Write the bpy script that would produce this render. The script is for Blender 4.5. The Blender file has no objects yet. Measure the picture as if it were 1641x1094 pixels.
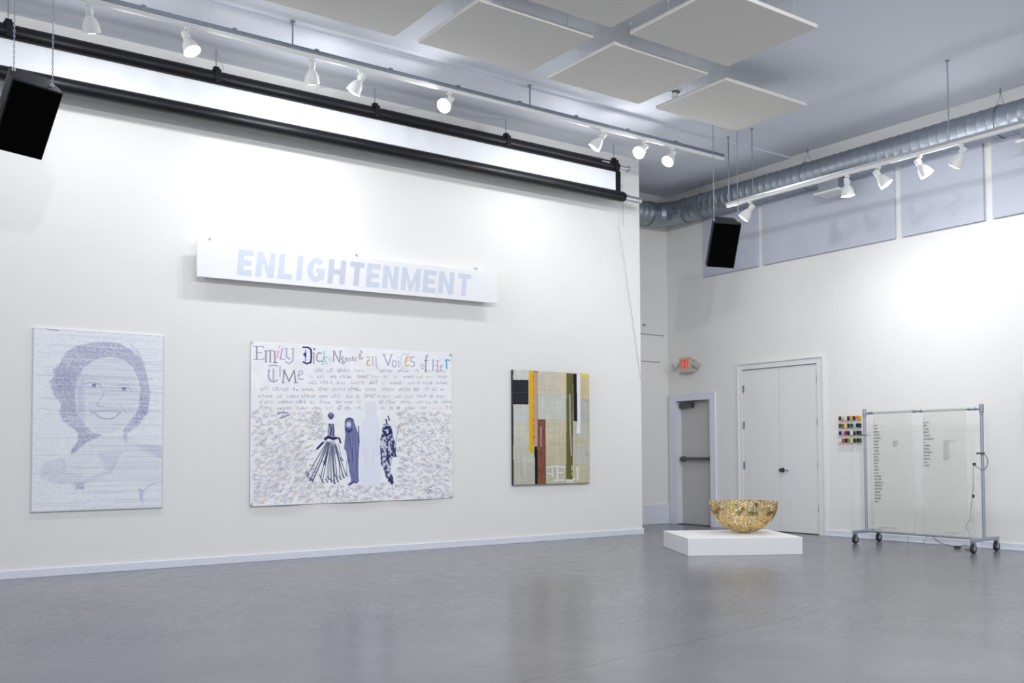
import bpy, math, random
import numpy as np
from mathutils import Vector, Matrix
random.seed(7); RNG = np.random.default_rng(7)
S = bpy.context.scene
COL = S.collection

# ------------------------------------------------------------------ camera
def make_camera():
    yaw, pit, rol = math.radians(54.4067), math.radians(2.16433), math.radians(-0.27715)
    fw = Vector((math.cos(yaw)*math.cos(pit), math.sin(yaw)*math.cos(pit), math.sin(pit)))
    rt = Vector((math.sin(yaw), -math.cos(yaw), 0)); up = rt.cross(fw)
    r = rt*math.cos(rol) + up*math.sin(rol); u = -rt*math.sin(rol) + up*math.cos(rol)
    cd = bpy.data.cameras.new('camera'); cam = bpy.data.objects.new('camera', cd); COL.objects.link(cam)
    cam.matrix_world = Matrix(((r.x, u.x, -fw.x, 0), (r.y, u.y, -fw.y, 0), (r.z, u.z, -fw.z, 1.21), (0, 0, 0, 1)))
    cd.sensor_fit = 'HORIZONTAL'; cd.sensor_width = 36; cd.lens = 1558.83/1641*36
    cd.shift_y = 119.739/1641; cd.clip_start = .05; cd.clip_end = 100
    S.camera = cam
make_camera()

# ------------------------------------------------------------------ world, exposure
S.view_settings.view_transform = 'Standard'; S.view_settings.look = 'None'
S.view_settings.exposure = 0.0; S.view_settings.gamma = 1; S.view_settings.use_curve_mapping = False
S.render.film_transparent = False
W = bpy.data.worlds.new('world'); S.world = W; W.use_nodes = True
W.node_tree.nodes['Background'].inputs[0].default_value = (.86, .92, 1, 1)
W.node_tree.nodes['Background'].inputs[1].default_value = WORLD = 1.02
POWER = 30.0            # watts of one gallery spot
LIGHT_COL = (.97, .98, 1.0)

# ------------------------------------------------------------------ materials
def lin(c):
    return tuple((v/12.92 if v <= .04045 else ((v+.055)/1.055)**2.4) for v in c)
def rgb(r, g, b): return lin((r/255, g/255, b/255))
def mat(name, c, rough=.6, metal=0, noise=.0, scale=8, bump=0, bscale=60, spec=.5, emit=None, estr=0, alpha=1, stretch=None):
    m = bpy.data.materials.new(name); m.use_nodes = True; nt = m.node_tree; N, L = nt.nodes, nt.links
    b = N['Principled BSDF']
    b.inputs['Roughness'].default_value = rough; b.inputs['Metallic'].default_value = metal
    b.inputs['Specular IOR Level'].default_value = spec
    b.inputs['Base Color'].default_value = (*c, 1)
    tc = N.new('ShaderNodeTexCoord'); co = tc.outputs['Object']
    if stretch:
        mp = N.new('ShaderNodeMapping'); mp.inputs['Scale'].default_value = stretch
        L.new(co, mp.inputs[0]); co = mp.outputs[0]
    nz = N.new('ShaderNodeTexNoise'); nz.inputs['Scale'].default_value = scale; nz.inputs['Detail'].default_value = 5
    L.new(co, nz.inputs['Vector'])
    mx = N.new('ShaderNodeMix'); mx.data_type = 'RGBA'
    mx.inputs[6].default_value = (*[v*(1-noise) for v in c], 1); mx.inputs[7].default_value = (*[min(1, v*(1+noise)) for v in c], 1)
    L.new(nz.outputs[0], mx.inputs[0]); L.new(mx.outputs[2], b.inputs['Base Color'])
    if bump:
        n2 = N.new('ShaderNodeTexNoise'); n2.inputs['Scale'].default_value = bscale; n2.inputs['Detail'].default_value = 4
        L.new(co, n2.inputs['Vector'])
        bp = N.new('ShaderNodeBump'); bp.inputs['Strength'].default_value = bump; bp.inputs['Distance'].default_value = .01
        L.new(n2.outputs[0], bp.inputs['Height']); L.new(bp.outputs[0], b.inputs['Normal'])
    if emit:
        b.inputs['Emission Color'].default_value = (*emit, 1); b.inputs['Emission Strength'].default_value = estr
    if alpha < 1: b.inputs['Alpha'].default_value = alpha
    return m
def mat_attr(name, rough=.8, bump=0, bscale=200):
    m = bpy.data.materials.new(name); m.use_nodes = True; nt = m.node_tree; N, L = nt.nodes, nt.links
    b = N['Principled BSDF']; b.inputs['Roughness'].default_value = rough; b.inputs['Specular IOR Level'].default_value = .2
    a = N.new('ShaderNodeAttribute'); a.attribute_name = 'paint'
    L.new(a.outputs['Color'], b.inputs['Base Color'])
    if bump:
        n2 = N.new('ShaderNodeTexNoise'); n2.inputs['Scale'].default_value = bscale
        bp = N.new('ShaderNodeBump'); bp.inputs['Strength'].default_value = bump; bp.inputs['Distance'].default_value = .004
        L.new(n2.outputs[0], bp.inputs['Height']); L.new(bp.outputs[0], b.inputs['Normal'])
    return m
def mat_floor():
    m = bpy.data.materials.new('polished concrete'); m.use_nodes = True; nt = m.node_tree; N, L = nt.nodes, nt.links
    b = N['Principled BSDF']; b.inputs['Specular IOR Level'].default_value = .5
    tc = N.new('ShaderNodeTexCoord')
    n1 = N.new('ShaderNodeTexNoise'); n1.inputs['Scale'].default_value = .9; n1.inputs['Detail'].default_value = 8; n1.inputs['Roughness'].default_value = .6
    n2 = N.new('ShaderNodeTexNoise'); n2.inputs['Scale'].default_value = 6; n2.inputs['Detail'].default_value = 8; n2.inputs['Roughness'].default_value = .7
    for n in (n1, n2): L.new(tc.outputs['Object'], n.inputs['Vector'])
    r = N.new('ShaderNodeValToRGB')
    r.color_ramp.elements[0].position = .3; r.color_ramp.elements[0].color = (*FLOOR_A, 1)
    r.color_ramp.elements[1].position = .7; r.color_ramp.elements[1].color = (*FLOOR_B, 1)
    ad = N.new('ShaderNodeMath'); ad.operation = 'MULTIPLY_ADD'; ad.inputs[1].default_value = .84
    m2 = N.new('ShaderNodeMath'); m2.operation = 'MULTIPLY'; m2.inputs[1].default_value = .16
    L.new(n2.outputs[0], m2.inputs[0]); L.new(n1.outputs[0], ad.inputs[0]); L.new(m2.outputs[0], ad.inputs[2])
    L.new(ad.outputs[0], r.inputs[0])
    # control joint: a thin dark saw cut across the slab
    sx = N.new('ShaderNodeSeparateXYZ'); L.new(tc.outputs['Object'], sx.inputs[0])
    k = N.new('ShaderNodeMath'); k.operation = 'MULTIPLY_ADD'; k.inputs[1].default_value = -.153; L.new(sx.outputs[0], k.inputs[0]); L.new(sx.outputs[1], k.inputs[2])
    k2 = N.new('ShaderNodeMath'); k2.operation = 'SUBTRACT'; k2.inputs[1].default_value = 3.735; L.new(k.outputs[0], k2.inputs[0])
    k3 = N.new('ShaderNodeMath'); k3.operation = 'ABSOLUTE'; L.new(k2.outputs[0], k3.inputs[0])
    k4 = N.new('ShaderNodeMath'); k4.operation = 'LESS_THAN'; k4.inputs[1].default_value = .008; L.new(k3.outputs[0], k4.inputs[0])
    mx = N.new('ShaderNodeMix'); mx.data_type = 'RGBA'; mx.inputs[7].default_value = (.07, .07, .075, 1)
    k5 = N.new('ShaderNodeMath'); k5.operation = 'MULTIPLY'; k5.inputs[1].default_value = .55; L.new(k4.outputs[0], k5.inputs[0])
    L.new(k5.outputs[0], mx.inputs[0]); L.new(r.outputs[0], mx.inputs[6]); L.new(mx.outputs[2], b.inputs['Base Color'])
    rr = N.new('ShaderNodeMapRange'); rr.inputs[3].default_value = .12; rr.inputs[4].default_value = .34; L.new(n2.outputs[0], rr.inputs[0])
    L.new(rr.outputs[0], b.inputs['Roughness'])
    bp = N.new('ShaderNodeBump'); bp.inputs['Strength'].default_value = .03; bp.inputs['Distance'].default_value = .01
    L.new(n2.outputs[0], bp.inputs['Height']); L.new(bp.outputs[0], b.inputs['Normal'])
    return m
FLOOR_A, FLOOR_B = (.138, .141, .155), (.195, .198, .214)
M = dict(
    wall=mat('white wall paint', (.83, .82, .80), .75, noise=.015, scale=2, bump=.08, bscale=90, spec=.25),
    ceil=mat('ceiling paint', (.74, .765, .83), .85, noise=.02, scale=1.2, spec=.2),
    trim=mat('gloss trim paint', (.76, .78, .86), .4, noise=.02, scale=5),
    floor=mat_floor(),
    cloud=mat('ceiling fabric panel', (.70, .685, .645), .95, noise=.03, scale=150, bump=.1, bscale=400, spec=.1),
    greyfab=mat('grey acoustic fabric', (.56, .58, .66), .95, noise=.10, scale=160, bump=.2, bscale=400, spec=.1),
    black=mat('black satin metal', (.004, .004, .007), .42, noise=.1, spec=.35),
    blackfab=mat('black grille cloth', (.0012, .0012, .0012), .9, spec=.05, noise=.1, scale=300),
    blackwood=mat('black cabinet paint', (.013, .013, .02), .6, noise=.2, scale=40, spec=.3),
    screen=mat('projection vinyl', (.84, .85, .88), .7, noise=.01),
    galv=mat('galvanised steel', (.38, .41, .46), .42, 1, noise=.16, scale=9),
    zinc=mat('zinc conduit', (.30, .33, .38), .42, .8, noise=.15, scale=20),
    silver=mat('brushed aluminium', (.62, .63, .66), .35, 1, noise=.05),
    rack=mat('chromed rack tube', (.42, .45, .53), .38, .75, noise=.08, scale=15),
    whitemetal=mat('white enamel', (.72, .72, .70), .4, noise=.02),
    lens=mat('lamp lens', (1, 1, 1), .3, emit=(.95, .98, 1), estr=14),
    board=mat('white painted board', (.87, .87, .88), .6, noise=.01, spec=.3),
    lavender=mat('pale lavender lettering', rgb(210, 217, 231), .7, noise=.02),
    greyletter=mat('grey lavender lettering', rgb(203, 206, 220), .7, noise=.02),
    gold=mat('gold plated brass', (.76, .57, .28), .27, 1, noise=.38, scale=24, bump=.25, bscale=45),
    bronze=mat('dark gold', (.36, .25, .10), .35, 1, noise=.3, scale=30),
    plinth=mat('white plinth paint', (.84, .84, .84), .6, noise=.01, spec=.3),
    door=mat('grey white door paint', (.80, .80, .80), .5, noise=.02, scale=3),
    exitdoor=mat('warm grey door paint', (.56, .55, .545), .5, noise=.04, scale=4),
    darkmetal=mat('dark bronze metal', (.12, .12, .13), .4, .6, noise=.1),
    steel=mat('satin steel', (.33, .37, .43), .4, .8, noise=.08),
    knob=mat('dark chrome', (.10, .10, .12), .22, .9, noise=.1),
    beige=mat('beige plastic', (.56, .53, .42), .5, noise=.03),
    lampplastic=mat('ivory lamp plastic', (.62, .61, .56), .4, noise=.03),
    exitpanel=mat('exit sign face', rgb(225, 165, 150), .5, emit=rgb(238, 140, 125), estr=.12),
    exitred=mat('red exit letters', rgb(235, 50, 55), .5, emit=rgb(240, 40, 50), estr=.35),
    rubber=mat('black rubber', (.02, .02, .022), .6, noise=.1),
    cable=mat('grey cable', (.20, .20, .22), .5, noise=.1),
    darkcable=mat('dark cable', (.06, .06, .07), .5, noise=.1),
    greycable=mat('pale wire', (.45, .46, .5), .5, noise=.1),
    sheet=mat('clear vinyl sheet', rgb(214, 216, 206), .35, alpha=.46, noise=.02),
    ink=mat('printed ink', (.11, .12, .12), .7, noise=.5, scale=60),
    faintink=mat('faint printed ink', (.42, .43, .43), .7, noise=.3, scale=40),
    paint=mat_attr('painted surface', .75),
    edge=mat('dark canvas edge', (.03, .03, .035), .7, noise=.4, scale=20),
    seam=mat('panel seam', (.36, .36, .36), .8, noise=.1),
    maroon=mat('maroon canvas edge', rgb(110, 50, 60), .7, noise=.2),
    pic=mat('brown red painting', rgb(120, 90, 85), .7, noise=.5, scale=4),
)
# ------------------------------------------------------------------ mesh helpers
TM = {}
def tag(o, label=None, cat=None, group=None, kind=None):
    if label: o['label'] = label
    if cat: o['category'] = cat
    if group: o['group'] = group
    if kind: o['kind'] = kind
    return o
def thing(name, label, cat, loc=(0, 0, 0), group=None, rz=0):
    o = bpy.data.objects.new(name, None); COL.objects.link(o); o.empty_display_size = .1
    o.location = loc; o.rotation_euler = (0, 0, rz)
    TM[o.name] = Matrix.Translation(loc) @ Matrix.Rotation(rz, 4, 'Z')
    return tag(o, label, cat, group)
def setting(name, loc=(0, 0, 0)):
    o = bpy.data.objects.new(name, None); COL.objects.link(o); o.location = loc; o.empty_display_size = .1
    TM[o.name] = Matrix.Translation(loc); o['kind'] = 'structure'; return o
class MB:
    def __init__(s): s.v = []; s.f = []
    def add(s, vs, fs):
        n = len(s.v); s.v += [tuple(v) for v in vs]; s.f += [tuple(i+n for i in f) for f in fs]; return s
    def box(s, a, b, T=None):
        x0, y0, z0 = a; x1, y1, z1 = b
        vs = [Vector(p) for p in ((x0,y0,z0),(x1,y0,z0),(x1,y1,z0),(x0,y1,z0),(x0,y0,z1),(x1,y0,z1),(x1,y1,z1),(x0,y1,z1))]
        if T: vs = [T @ v for v in vs]
        return s.add(vs, [(0,3,2,1),(4,5,6,7),(0,1,5,4),(1,2,6,5),(2,3,7,6),(3,0,4,7)])
    def lathe(s, prof, origin, axis, n=20, cap=True):
        ax = Vector(axis).normalized(); t = Vector((0, 0, 1)) if abs(ax.z) < .9 else Vector((1, 0, 0))
        u = ax.cross(t).normalized(); w = ax.cross(u); o = Vector(origin); vs = []; fs = []
        for r, h in prof:
            for k in range(n):
                a = 2*math.pi*k/n; vs.append(o + ax*h + (u*math.cos(a) + w*math.sin(a))*r)
        for i in range(len(prof)-1):
            for k in range(n):
                k2 = (k+1) % n; fs.append((i*n+k, i*n+k2, (i+1)*n+k2, (i+1)*n+k))
        if cap:
            fs.append(tuple(range(n))[::-1]); fs.append(tuple((len(prof)-1)*n+k for k in range(n)))
        return s.add(vs, fs)
    def tube(s, pts, r, n=8, closed=False):
        pts = [Vector(p) for p in pts]; vs = []; fs = []; u = None; m = len(pts)
        for i, p in enumerate(pts):
            if closed: d = pts[(i+1) % m] - pts[i-1]
            else: d = pts[min(i+1, m-1)] - pts[max(i-1, 0)]
            d.normalize()
            if u is None:
                t = Vector((0, 0, 1)) if abs(d.z) < .9 else Vector((1, 0, 0)); u = d.cross(t).normalized()
            else:
                u = (u - d*u.dot(d)).normalized()
            w = d.cross(u)
            for k in range(n):
                a = 2*math.pi*k/n; vs.append(p + (u*math.cos(a) + w*math.sin(a))*r)
        for i in range(m if closed else m-1):
            j = (i+1) % m
            for k in range(n):
                k2 = (k+1) % n; fs.append((i*n+k, i*n+k2, j*n+k2, j*n+k))
        if not closed: fs += [tuple(range(n))[::-1], tuple((m-1)*n+k for k in range(n))]
        return s.add(vs, fs)
    def poly(s, pts, d):      # prism: 3-D outline extruded by vector d
        pts = [Vector(p) for p in pts]; d = Vector(d); n = len(pts)
        return s.add(pts + [p+d for p in pts], [tuple(range(n))[::-1], tuple(range(n, 2*n))] + [(i, (i+1) % n, (i+1) % n+n, i+n) for i in range(n)])
    def build(s, name, m, parent=None, smooth=False, bevel=0, T=None):
        me = bpy.data.meshes.new(name); vs = [Vector(v) for v in s.v]
        if T: vs = [T @ v for v in vs]
        if parent is not None and parent.name in TM:
            inv = TM[parent.name].inverted(); vs = [inv @ v for v in vs]
        me.from_pydata(vs, [], s.f); me.materials.append(m)
        import bmesh
        bm = bmesh.new(); bm.from_mesh(me); bmesh.ops.recalc_face_normals(bm, faces=bm.faces); bm.to_mesh(me); bm.free()
        o = bpy.data.objects.new(name, me); COL.objects.link(o)
        if parent is not None:
            o.parent = parent; TM[o.name] = TM[parent.name]
        else: TM[o.name] = Matrix.Identity(4)
        if smooth:
            me.polygons.foreach_set('use_smooth', [True]*len(me.polygons))
            me.set_sharp_from_angle(angle=math.radians(40))
        if bevel:
            b = o.modifiers.new('bevel', 'BEVEL'); b.width = bevel; b.segments = 2; b.limit_method = 'ANGLE'
        return o
def bez(pts, n=8):       # Catmull-Rom through points
    P = [Vector(p) for p in pts]; P = [P[0]] + P + [P[-1]]; out = []
    for i in range(1, len(P)-2):
        for k in range(n):
            t = k/n; a, b, c, d = P[i-1:i+3]
            out.append(.5*((2*b) + (c-a)*t + (2*a-5*b+4*c-d)*t*t + (3*b-a-3*c+d)*t**3))
    return out + [P[-2]]
def chain_mb(p0, z1, link=.03, r=.0028):
    mb = MB(); x, y, z = p0; k = 0
    while z > z1 + link*.3:
        c = Vector((x, y, z-link/2)); pts = []
        for j in range(10):
            a = 2*math.pi*j/10; q = math.cos(a)*link*.26; h = math.sin(a)*link*.55
            pts.append(c + Vector((q if k % 2 else 0, 0 if k % 2 else q, h)))
        mb.tube(pts, r, 5, closed=True); z -= link*.86; k += 1
    return mb

# ------------------------------------------------------------------ room shell
YL, XB, YR, HC = 10.66, 11.86, 11.97, 5.643
MB().box((-7, -8, -.12), (XB+.3, YR+.3, 0)).build('floor', M['floor'])['kind'] = 'structure'
c = MB().box((-7, -8, HC), (XB+.3, 9.33, HC+.15))
c.add([(-7, 9.33, HC-.022), (XB+.3, 9.33, HC-.022), (XB+.3, YR+.3, HC-.05), (-7, YR+.3, HC-.05), (-7, 9.33, HC+.15), (XB+.3, 9.33, HC+.15), (XB+.3, YR+.3, HC+.15), (-7, YR+.3, HC+.15)],
      [(0,3,2,1),(4,5,6,7),(0,1,5,4),(1,2,6,5),(2,3,7,6),(3,0,4,7)])
c.build('ceiling', M['ceil'])['kind'] = 'structure'
MB().box((-7, YL, 0), (10.0, YL+.16, HC-.02)).build('wall_left', M['wall'])['kind'] = 'structure'
MB().box((7.5, YR, 0), (XB+.3, YR+.15, HC-.02)).box((7.35, YL+.16, 0), (7.5, YR+.15, HC-.02)).build('wall_recess', M['wall'])['kind'] = 'structure'
# back wall with a deep opening for each door
wb = MB(); X1 = XB+.16
wb.box((XB, -8, 0), (X1, 8.91, HC-.0)).box((XB, 8.91, 2.50), (X1, 10.32, HC)).box((XB, 10.32, 0), (X1, 10.98, HC))
wb.box((XB, 10.98, 2.09), (X1, 11.78, HC)).box((XB, 11.78, 0), (X1, YR, HC)).box((X1, 8.6, 0), (X1+.1, YR, 2.7))
wb.build('wall_back', M['wall'])['kind'] = 'structure'
MB().box((-7, YL-.018, 0), (10.0, YL, .083)).box((10.0, YL-.018, 0), (10.018, YL+.16, .083)).build('baseboard_left', M['trim'], bevel=.004)['kind'] = 'structure'
MB().box((XB-.02, -8, 0), (XB, 8.795, .085)).box((XB-.035, -8, 0), (XB-.02, 8.795, .02)).box((XB-.02, 10.415, 0), (XB, 10.88, .085)).build('baseboard_back', M['trim'], bevel=.004)['kind'] = 'structure'
MB().box((7.5, YR-.03, 0), (XB-.0, YR, .335)).build('baseboard_recess', M['trim'], bevel=.008)['kind'] = 'structure'
s = MB()
for z, xa, xb in ((3.20, 10.0, 11.77), (2.74, 10.0, 11.66)): s.box((xa, YR-.004, z-.008), (xb, YR, z+.008))
s.build('trim_1', M['seam'])['kind'] = 'structure'
s = MB()
for z in (3.46, 3.75): s.box((10.0, YR-.003, z-.003), (XB-.02, YR, z+.003))
s.build('trim_2', M['wall'])['kind'] = 'structure'
h = thing('wall_hook', 'tiny metal hook high on the narrow recessed wall past the white wall end', 'hook', (11.3, YR, 3.35))
MB().lathe([(.018, 0), (.018, .012), (.007, .014), (.007, .035), (.013, .037), (.013, .045)], (11.3, YR, 3.35), (0, -1, 0), 10).build('hook_pin', M['steel'], h)

# exit door in its frame
d1 = setting('door_1', (XB, 11.4, 0))
fr = MB(); x0 = XB-.02
fr.box((XB, 11.76, 0), (XB+.14, 11.779, 2.09)).box((XB, 10.981, 0), (XB+.14, 11.0, 2.09)).box((XB, 10.981, 2.07), (XB+.14, 11.779, 2.089))
fr.box((x0-.012, 11.76, 0), (XB-.001, 11.93, 2.19)).box((x0-.012, 10.885, 0), (XB-.001, 11.0, 2.19)).box((x0-.012, 11.0, 2.07), (XB-.001, 11.76, 2.19))
fr.build('door_frame', M['trim'], d1)
MB().box((XB+.10, 11.005, .01), (XB+.145, 11.755, 2.085)).build('door_leaf', M['exitdoor'], d1)
pb = MB().box((XB+.02, 11.03, 1.075), (XB+.065, 11.73, 1.125)).box((XB+.06, 11.03, 1.06), (XB+.10, 11.11, 1.14)).box((XB+.06, 11.67, 1.06), (XB+.10, 11.74, 1.14))
pb.build('push_bar', M['darkmetal'], d1, bevel=.005)
cl = MB().box((XB+.03, 11.46, 1.955), (XB+.10, 11.75, 2.03)).tube([(XB+.06, 11.62, 2.03), (XB+.02, 11.40, 2.065), (XB+.08, 11.20, 2.075)], .012)
cl.build('door_closer', M['darkmetal'], d1, bevel=.004)
MB().box((XB-.03, 10.98, 0), (XB+.14, 11.78, .012)).build('threshold', M['darkmetal'], d1)
# double doors
d2 = setting('door_2', (XB, 9.6, 0))
fr = MB(); fr.box((x0, 10.318, 0), (XB-.001, 10.388, 2.578)).box((x0, 8.812, 0), (XB-.001, 8.912, 2.578)).box((x0, 8.912, 2.498), (XB-.001, 10.318, 2.578))
fr.box((x0-.018, 10.388, 0), (XB-.001, 10.41, 2.60)).box((x0-.018, 8.79, 0), (XB-.001, 8.812, 2.60)).box((x0-.018, 8.812, 2.578), (XB-.001, 10.388, 2.60))
fr.build('door_frame', M['door'], d2)
for k, (a, b) in enumerate(((9.62, 10.312), (8.918, 9.615))):
    lf = MB().box((XB+.005, a, .012), (XB+.045, b, 2.49)).build('door_leaf', M['door'], d2, bevel=.002)
    yy = 10.316 if k == 0 else 8.914
    for z in ((2.20, 1.63, 1.0) if k == 0 else (2.27, 1.64, 1.01, .38)):
        MB().lathe([(.011, -.055), (.011, .055)], (XB-.008, yy, z), (0, 0, 1), 8).box((XB-.003, yy-.022, z-.05), (XB+.006, yy+.022, z+.05)).build('hinge', M['steel'], lf)
    if k:
        MB().lathe([(.034, 0), (.034, .008), (.012, .012), (.012, .03), (.026, .036), (.031, .052), (.026, .066), (.01, .072)], (XB+.005, 9.565, .935), (-1, 0, 0), 16).build('door_knob', M['knob'], lf, smooth=True)
        MB().box((XB-.03, 9.46, .925), (XB-.02, 9.56, .937)).box((XB-.03, 9.46, .925), (XB+.005, 9.475, .937)).build('door_latch', M['steel'], lf)
# exit sign
e = thing('exit_sign', 'beige emergency exit sign with red EXIT letters and a lamp head on either side', 'exit sign', (XB, 11.48, 2.65))
MB().box((XB-.10, 11.34, 2.53), (XB, 11.60, 2.79)).build('housing', M['beige'], e, bevel=.008)
MB().box((XB-.104, 11.38, 2.60), (XB-.10, 11.565, 2.765)).build('sign_face', M['exitpanel'], e)
def letter_rects(ch, w, h, t):   # plain block strokes as 2-D polygons (x right, y up)
    R = lambda a, b, c, d: [(a, b), (c, b), (c, d), (a, d)]
    if ch == 'E': return [R(0, 0, t, h), R(t, 0, w, t*.9), R(t, h-t*.9, w, h), R(t, h/2-t*.42, w*.92, h/2+t*.42)]
    if ch == 'I': return [R(0, 0, w, h)]
    if ch == 'T': return [R(0, h-t*.9, w, h), R(w/2-t/2, 0, w/2+t/2, h-t*.9)]
    if ch == 'X': return [[(0, 0), (t*1.1, 0), (w, h), (w-t*1.1, h)], [(w-t*1.1, 0), (w, 0), (t*1.1, h), (0, h)]]
    if ch == 'N': return [R(0, 0, t, h), R(w-t, 0, w, h), [(t, h), (t, h*.62), (w-t, 0), (w-t, h*.38)]]
    if ch == 'M': return [R(0, 0, t*.9, h), R(w-t*.9, 0, w, h), [(t*.9, h), (t*.9, h*.6), (w/2-t*.3, 0), (w/2, h*.30)], [(w-t*.9, h), (w/2, h*.30), (w/2+t*.3, 0), (w-t*.9, h*.6)], [(w/2-t*.3, 0), (w/2+t*.3, 0), (w/2, h*.30)]]
    if ch == 'H': return [R(0, 0, t, h), R(w-t, 0, w, h), R(t, h/2-t*.45, w-t, h/2+t*.45)]
    if ch == 'L': return [R(0, 0, t, h), R(t, 0, w, t*.9)]
    if ch == 'G':
        out = []; n = 16; cx, cy = w/2, h/2
        a0, a1 = math.radians(42), math.radians(345)
        for i in range(n):
            p, q = a0+(a1-a0)*i/n, a0+(a1-a0)*(i+1)/n
            o = lambda a, k: (cx+math.cos(a)*(w/2-k), cy+math.sin(a)*(h/2-k*.9))
            out.append([o(p, 0), o(q, 0), o(q, t), o(p, t)])
        out += [R(w*.5, h*.38, w, h*.38+t*.75), R(w-t*.85, h*.12, w, h*.40)]
        return out
for ch, y, w in (('E', 11.555, .042), ('X', 11.508, .046), ('I', 11.455, .013), ('T', 11.435, .044)):
    mb = MB()
    for P in letter_rects(ch, w, .135, .013): mb.poly([(XB-.104, y-px, 2.615+pz) for px, pz in P], (-.003, 0, 0))
    mb.build('sign_letter', M['exitred'], e)
for y, s_ in ((11.70, 1), (11.20, -1)):
    hd = MB(); ax = Vector((-.75, .25*s_, -.45)).normalized()
    hd.lathe([(.028, -.06), (.045, -.03), (.055, .03), (.055, .04)], (XB-.09, y, 2.665), ax, 14).tube([(XB-.05, 11.60 if s_ > 0 else 11.34, 2.665), (XB-.05, y, 2.665)], .014).build('lamp_head', M['lampplastic'], e, smooth=True)
    hd = None
for z in (2.545, 2.735): MB().box((XB-.085, 11.30, z), (XB-.02, 11.34, z+.05)).build('side_clip', M['lampplastic'], e, bevel=.006)

# grey acoustic panels along the back wall
for i, (a, b, lb) in enumerate(((9.955, 11.08, 'grey fabric wall panel half hidden behind the hanging loudspeaker in the corner'),
        (7.595, 9.85, 'widest grey fabric wall panel, below the duct and right of the hanging loudspeaker'),
        (6.36, 7.49, 'grey fabric wall panel between the widest panel and the one cut by the right picture edge'),
        (4.0, 6.25, 'grey fabric wall panel cut off by the right edge of the picture'))):
    o = MB().box((XB-.045, a, 4.083), (XB, b, 5.30)).build('acoustic_wall_panel', M['greyfab'], bevel=.006)
    tag(o, lb, 'acoustic panel', 'grey acoustic panels high on the back wall')
# ceiling clouds
cl_ = 'fabric ceiling panels hung on wires'
clouds = [((3.23, 7.26, 4.59, 8.37), 'suspended off-white ceiling panel nearest the picture top left, left of the large middle one'),
          ((4.85, 7.26, 6.215, 8.37), 'suspended off-white ceiling panel second from the left in the row nearest the projection screen'),
          ((6.49, 7.26, 7.855, 8.37), 'suspended off-white ceiling panel third in the row along the track, seen whole left of the sprinkler'),
          ((8.135, 7.26, 9.55, 8.37), 'suspended off-white ceiling panel at the corner end, smallest looking, right of the ceiling sprinkler'),
          ((4.85, 5.87, 6.215, 6.995), 'suspended off-white ceiling panel of which only one corner shows at the picture top'),
          ((6.46, 5.84, 7.865, 6.995), 'suspended off-white ceiling panel rightmost in the far row, reaching farthest right at the top')]
for (xa, ya, xb, yb), lb in clouds:
    t = thing('ceiling_panel', lb, 'ceiling panel', ((xa+xb)/2, (ya+yb)/2, 5.33), cl_)
    MB().box((xa, ya, 5.33), (xb, yb, 5.37)).build('fabric_board', M['cloud'], t, bevel=.006)
    for x, y in ((xa+.28, ya+.06), (xb-.28, ya+.06), (xa+.28, yb-.25), (xb-.28, yb-.25)):
        MB().tube([(x, y, 5.37), (x, y, HC)], .0022, 5).lathe([(.012, 0), (.006, .02)], (x, y, HC), (0, 0, -1), 8).build('hanging_wire', M['greycable'], t)
t = thing('ceiling_sprinkler', 'small metal ceiling sprinkler head between two suspended panels', 'sprinkler', (8.53, 8.44, HC))
MB().lathe([(.065, 0), (.065, .008), (.03, .012), (.03, .02)], (8.53, 8.44, HC), (0, 0, -1), 18).build('cover_plate', M['darkmetal'], t, smooth=True)
MB().lathe([(.036, .015), (.04, .03), (.04, .07), (.028, .085)], (8.53, 8.44, HC), (0, 0, -1), 16).build('sprinkler_body', M['whitemetal'], t, smooth=True)

# ------------------------------------------------------------------ duct
t = thing('ventilation_duct', 'round galvanised spiral duct running below the ceiling and turning the corner', 'duct', (11.65, 8, 5.2))
R_ = .195; DZ = 5.205
def ridged(p0, p1, r, step=.125):
    p0, p1 = Vector(p0), Vector(p1); L = (p1-p0).length; prof = []; x = 0
    while x < L-.01:
        prof += [(r, x), (r, min(L, x+step-.02)), (r+.0045, min(L, x+step-.014)), (r+.0045, min(L, x+step-.006)), (r, min(L, x+step))]; x += step
    return MB().lathe([q for q in prof if q[1] <= L], p0, p1-p0, 32)
ridged((11.65, -8, DZ), (11.65, 11.30, DZ), R_).build('duct_run', M['galv'], t, smooth=True)
ridged((7.55, 11.75, DZ-.02), (11.22, 11.75, DZ-.02), R_).build('duct_branch', M['galv'], t, smooth=True)
el = MB(); cen = [(11.65, 11.30, DZ), (11.63, 11.48, DZ), (11.55, 11.64, DZ-.005), (11.40, 11.73, DZ-.015), (11.22, 11.75, DZ-.02)]
el.tube(cen, R_+.004, 32); el.build('duct_elbow', M['galv'], t, smooth=False)
for p, a in (((11.65, 11.27, DZ), (0, 1, 0)), ((11.20, 11.75, DZ-.02), (1, 0, 0))):
    MB().lathe([(R_+.002, 0), (R_+.016, .004), (R_+.016, .045), (R_+.002, .05)], p, a, 32, cap=False).build('duct_collar', M['galv'], t, smooth=True)
for y in (10.9, 8.86, 6.03, 3.2):
    mb = MB(); pts = [(11.65+math.cos(a)*(R_+.008), y, DZ+math.sin(a)*(R_+.008)) for a in np.linspace(0, 2*math.pi, 28, endpoint=False)]
    mb.tube(pts, .006, 5, closed=True)
    for s_ in (-1, 1): mb.tube([(11.65, y, 5.56), (11.65+s_*.10, y, DZ+.17)], .003, 5)
    mb.tube([(11.65, y, HC-.03), (11.65, y, 5.55)], .012, 6)
    mb.build('duct_strap', M['zinc'], t)
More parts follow.
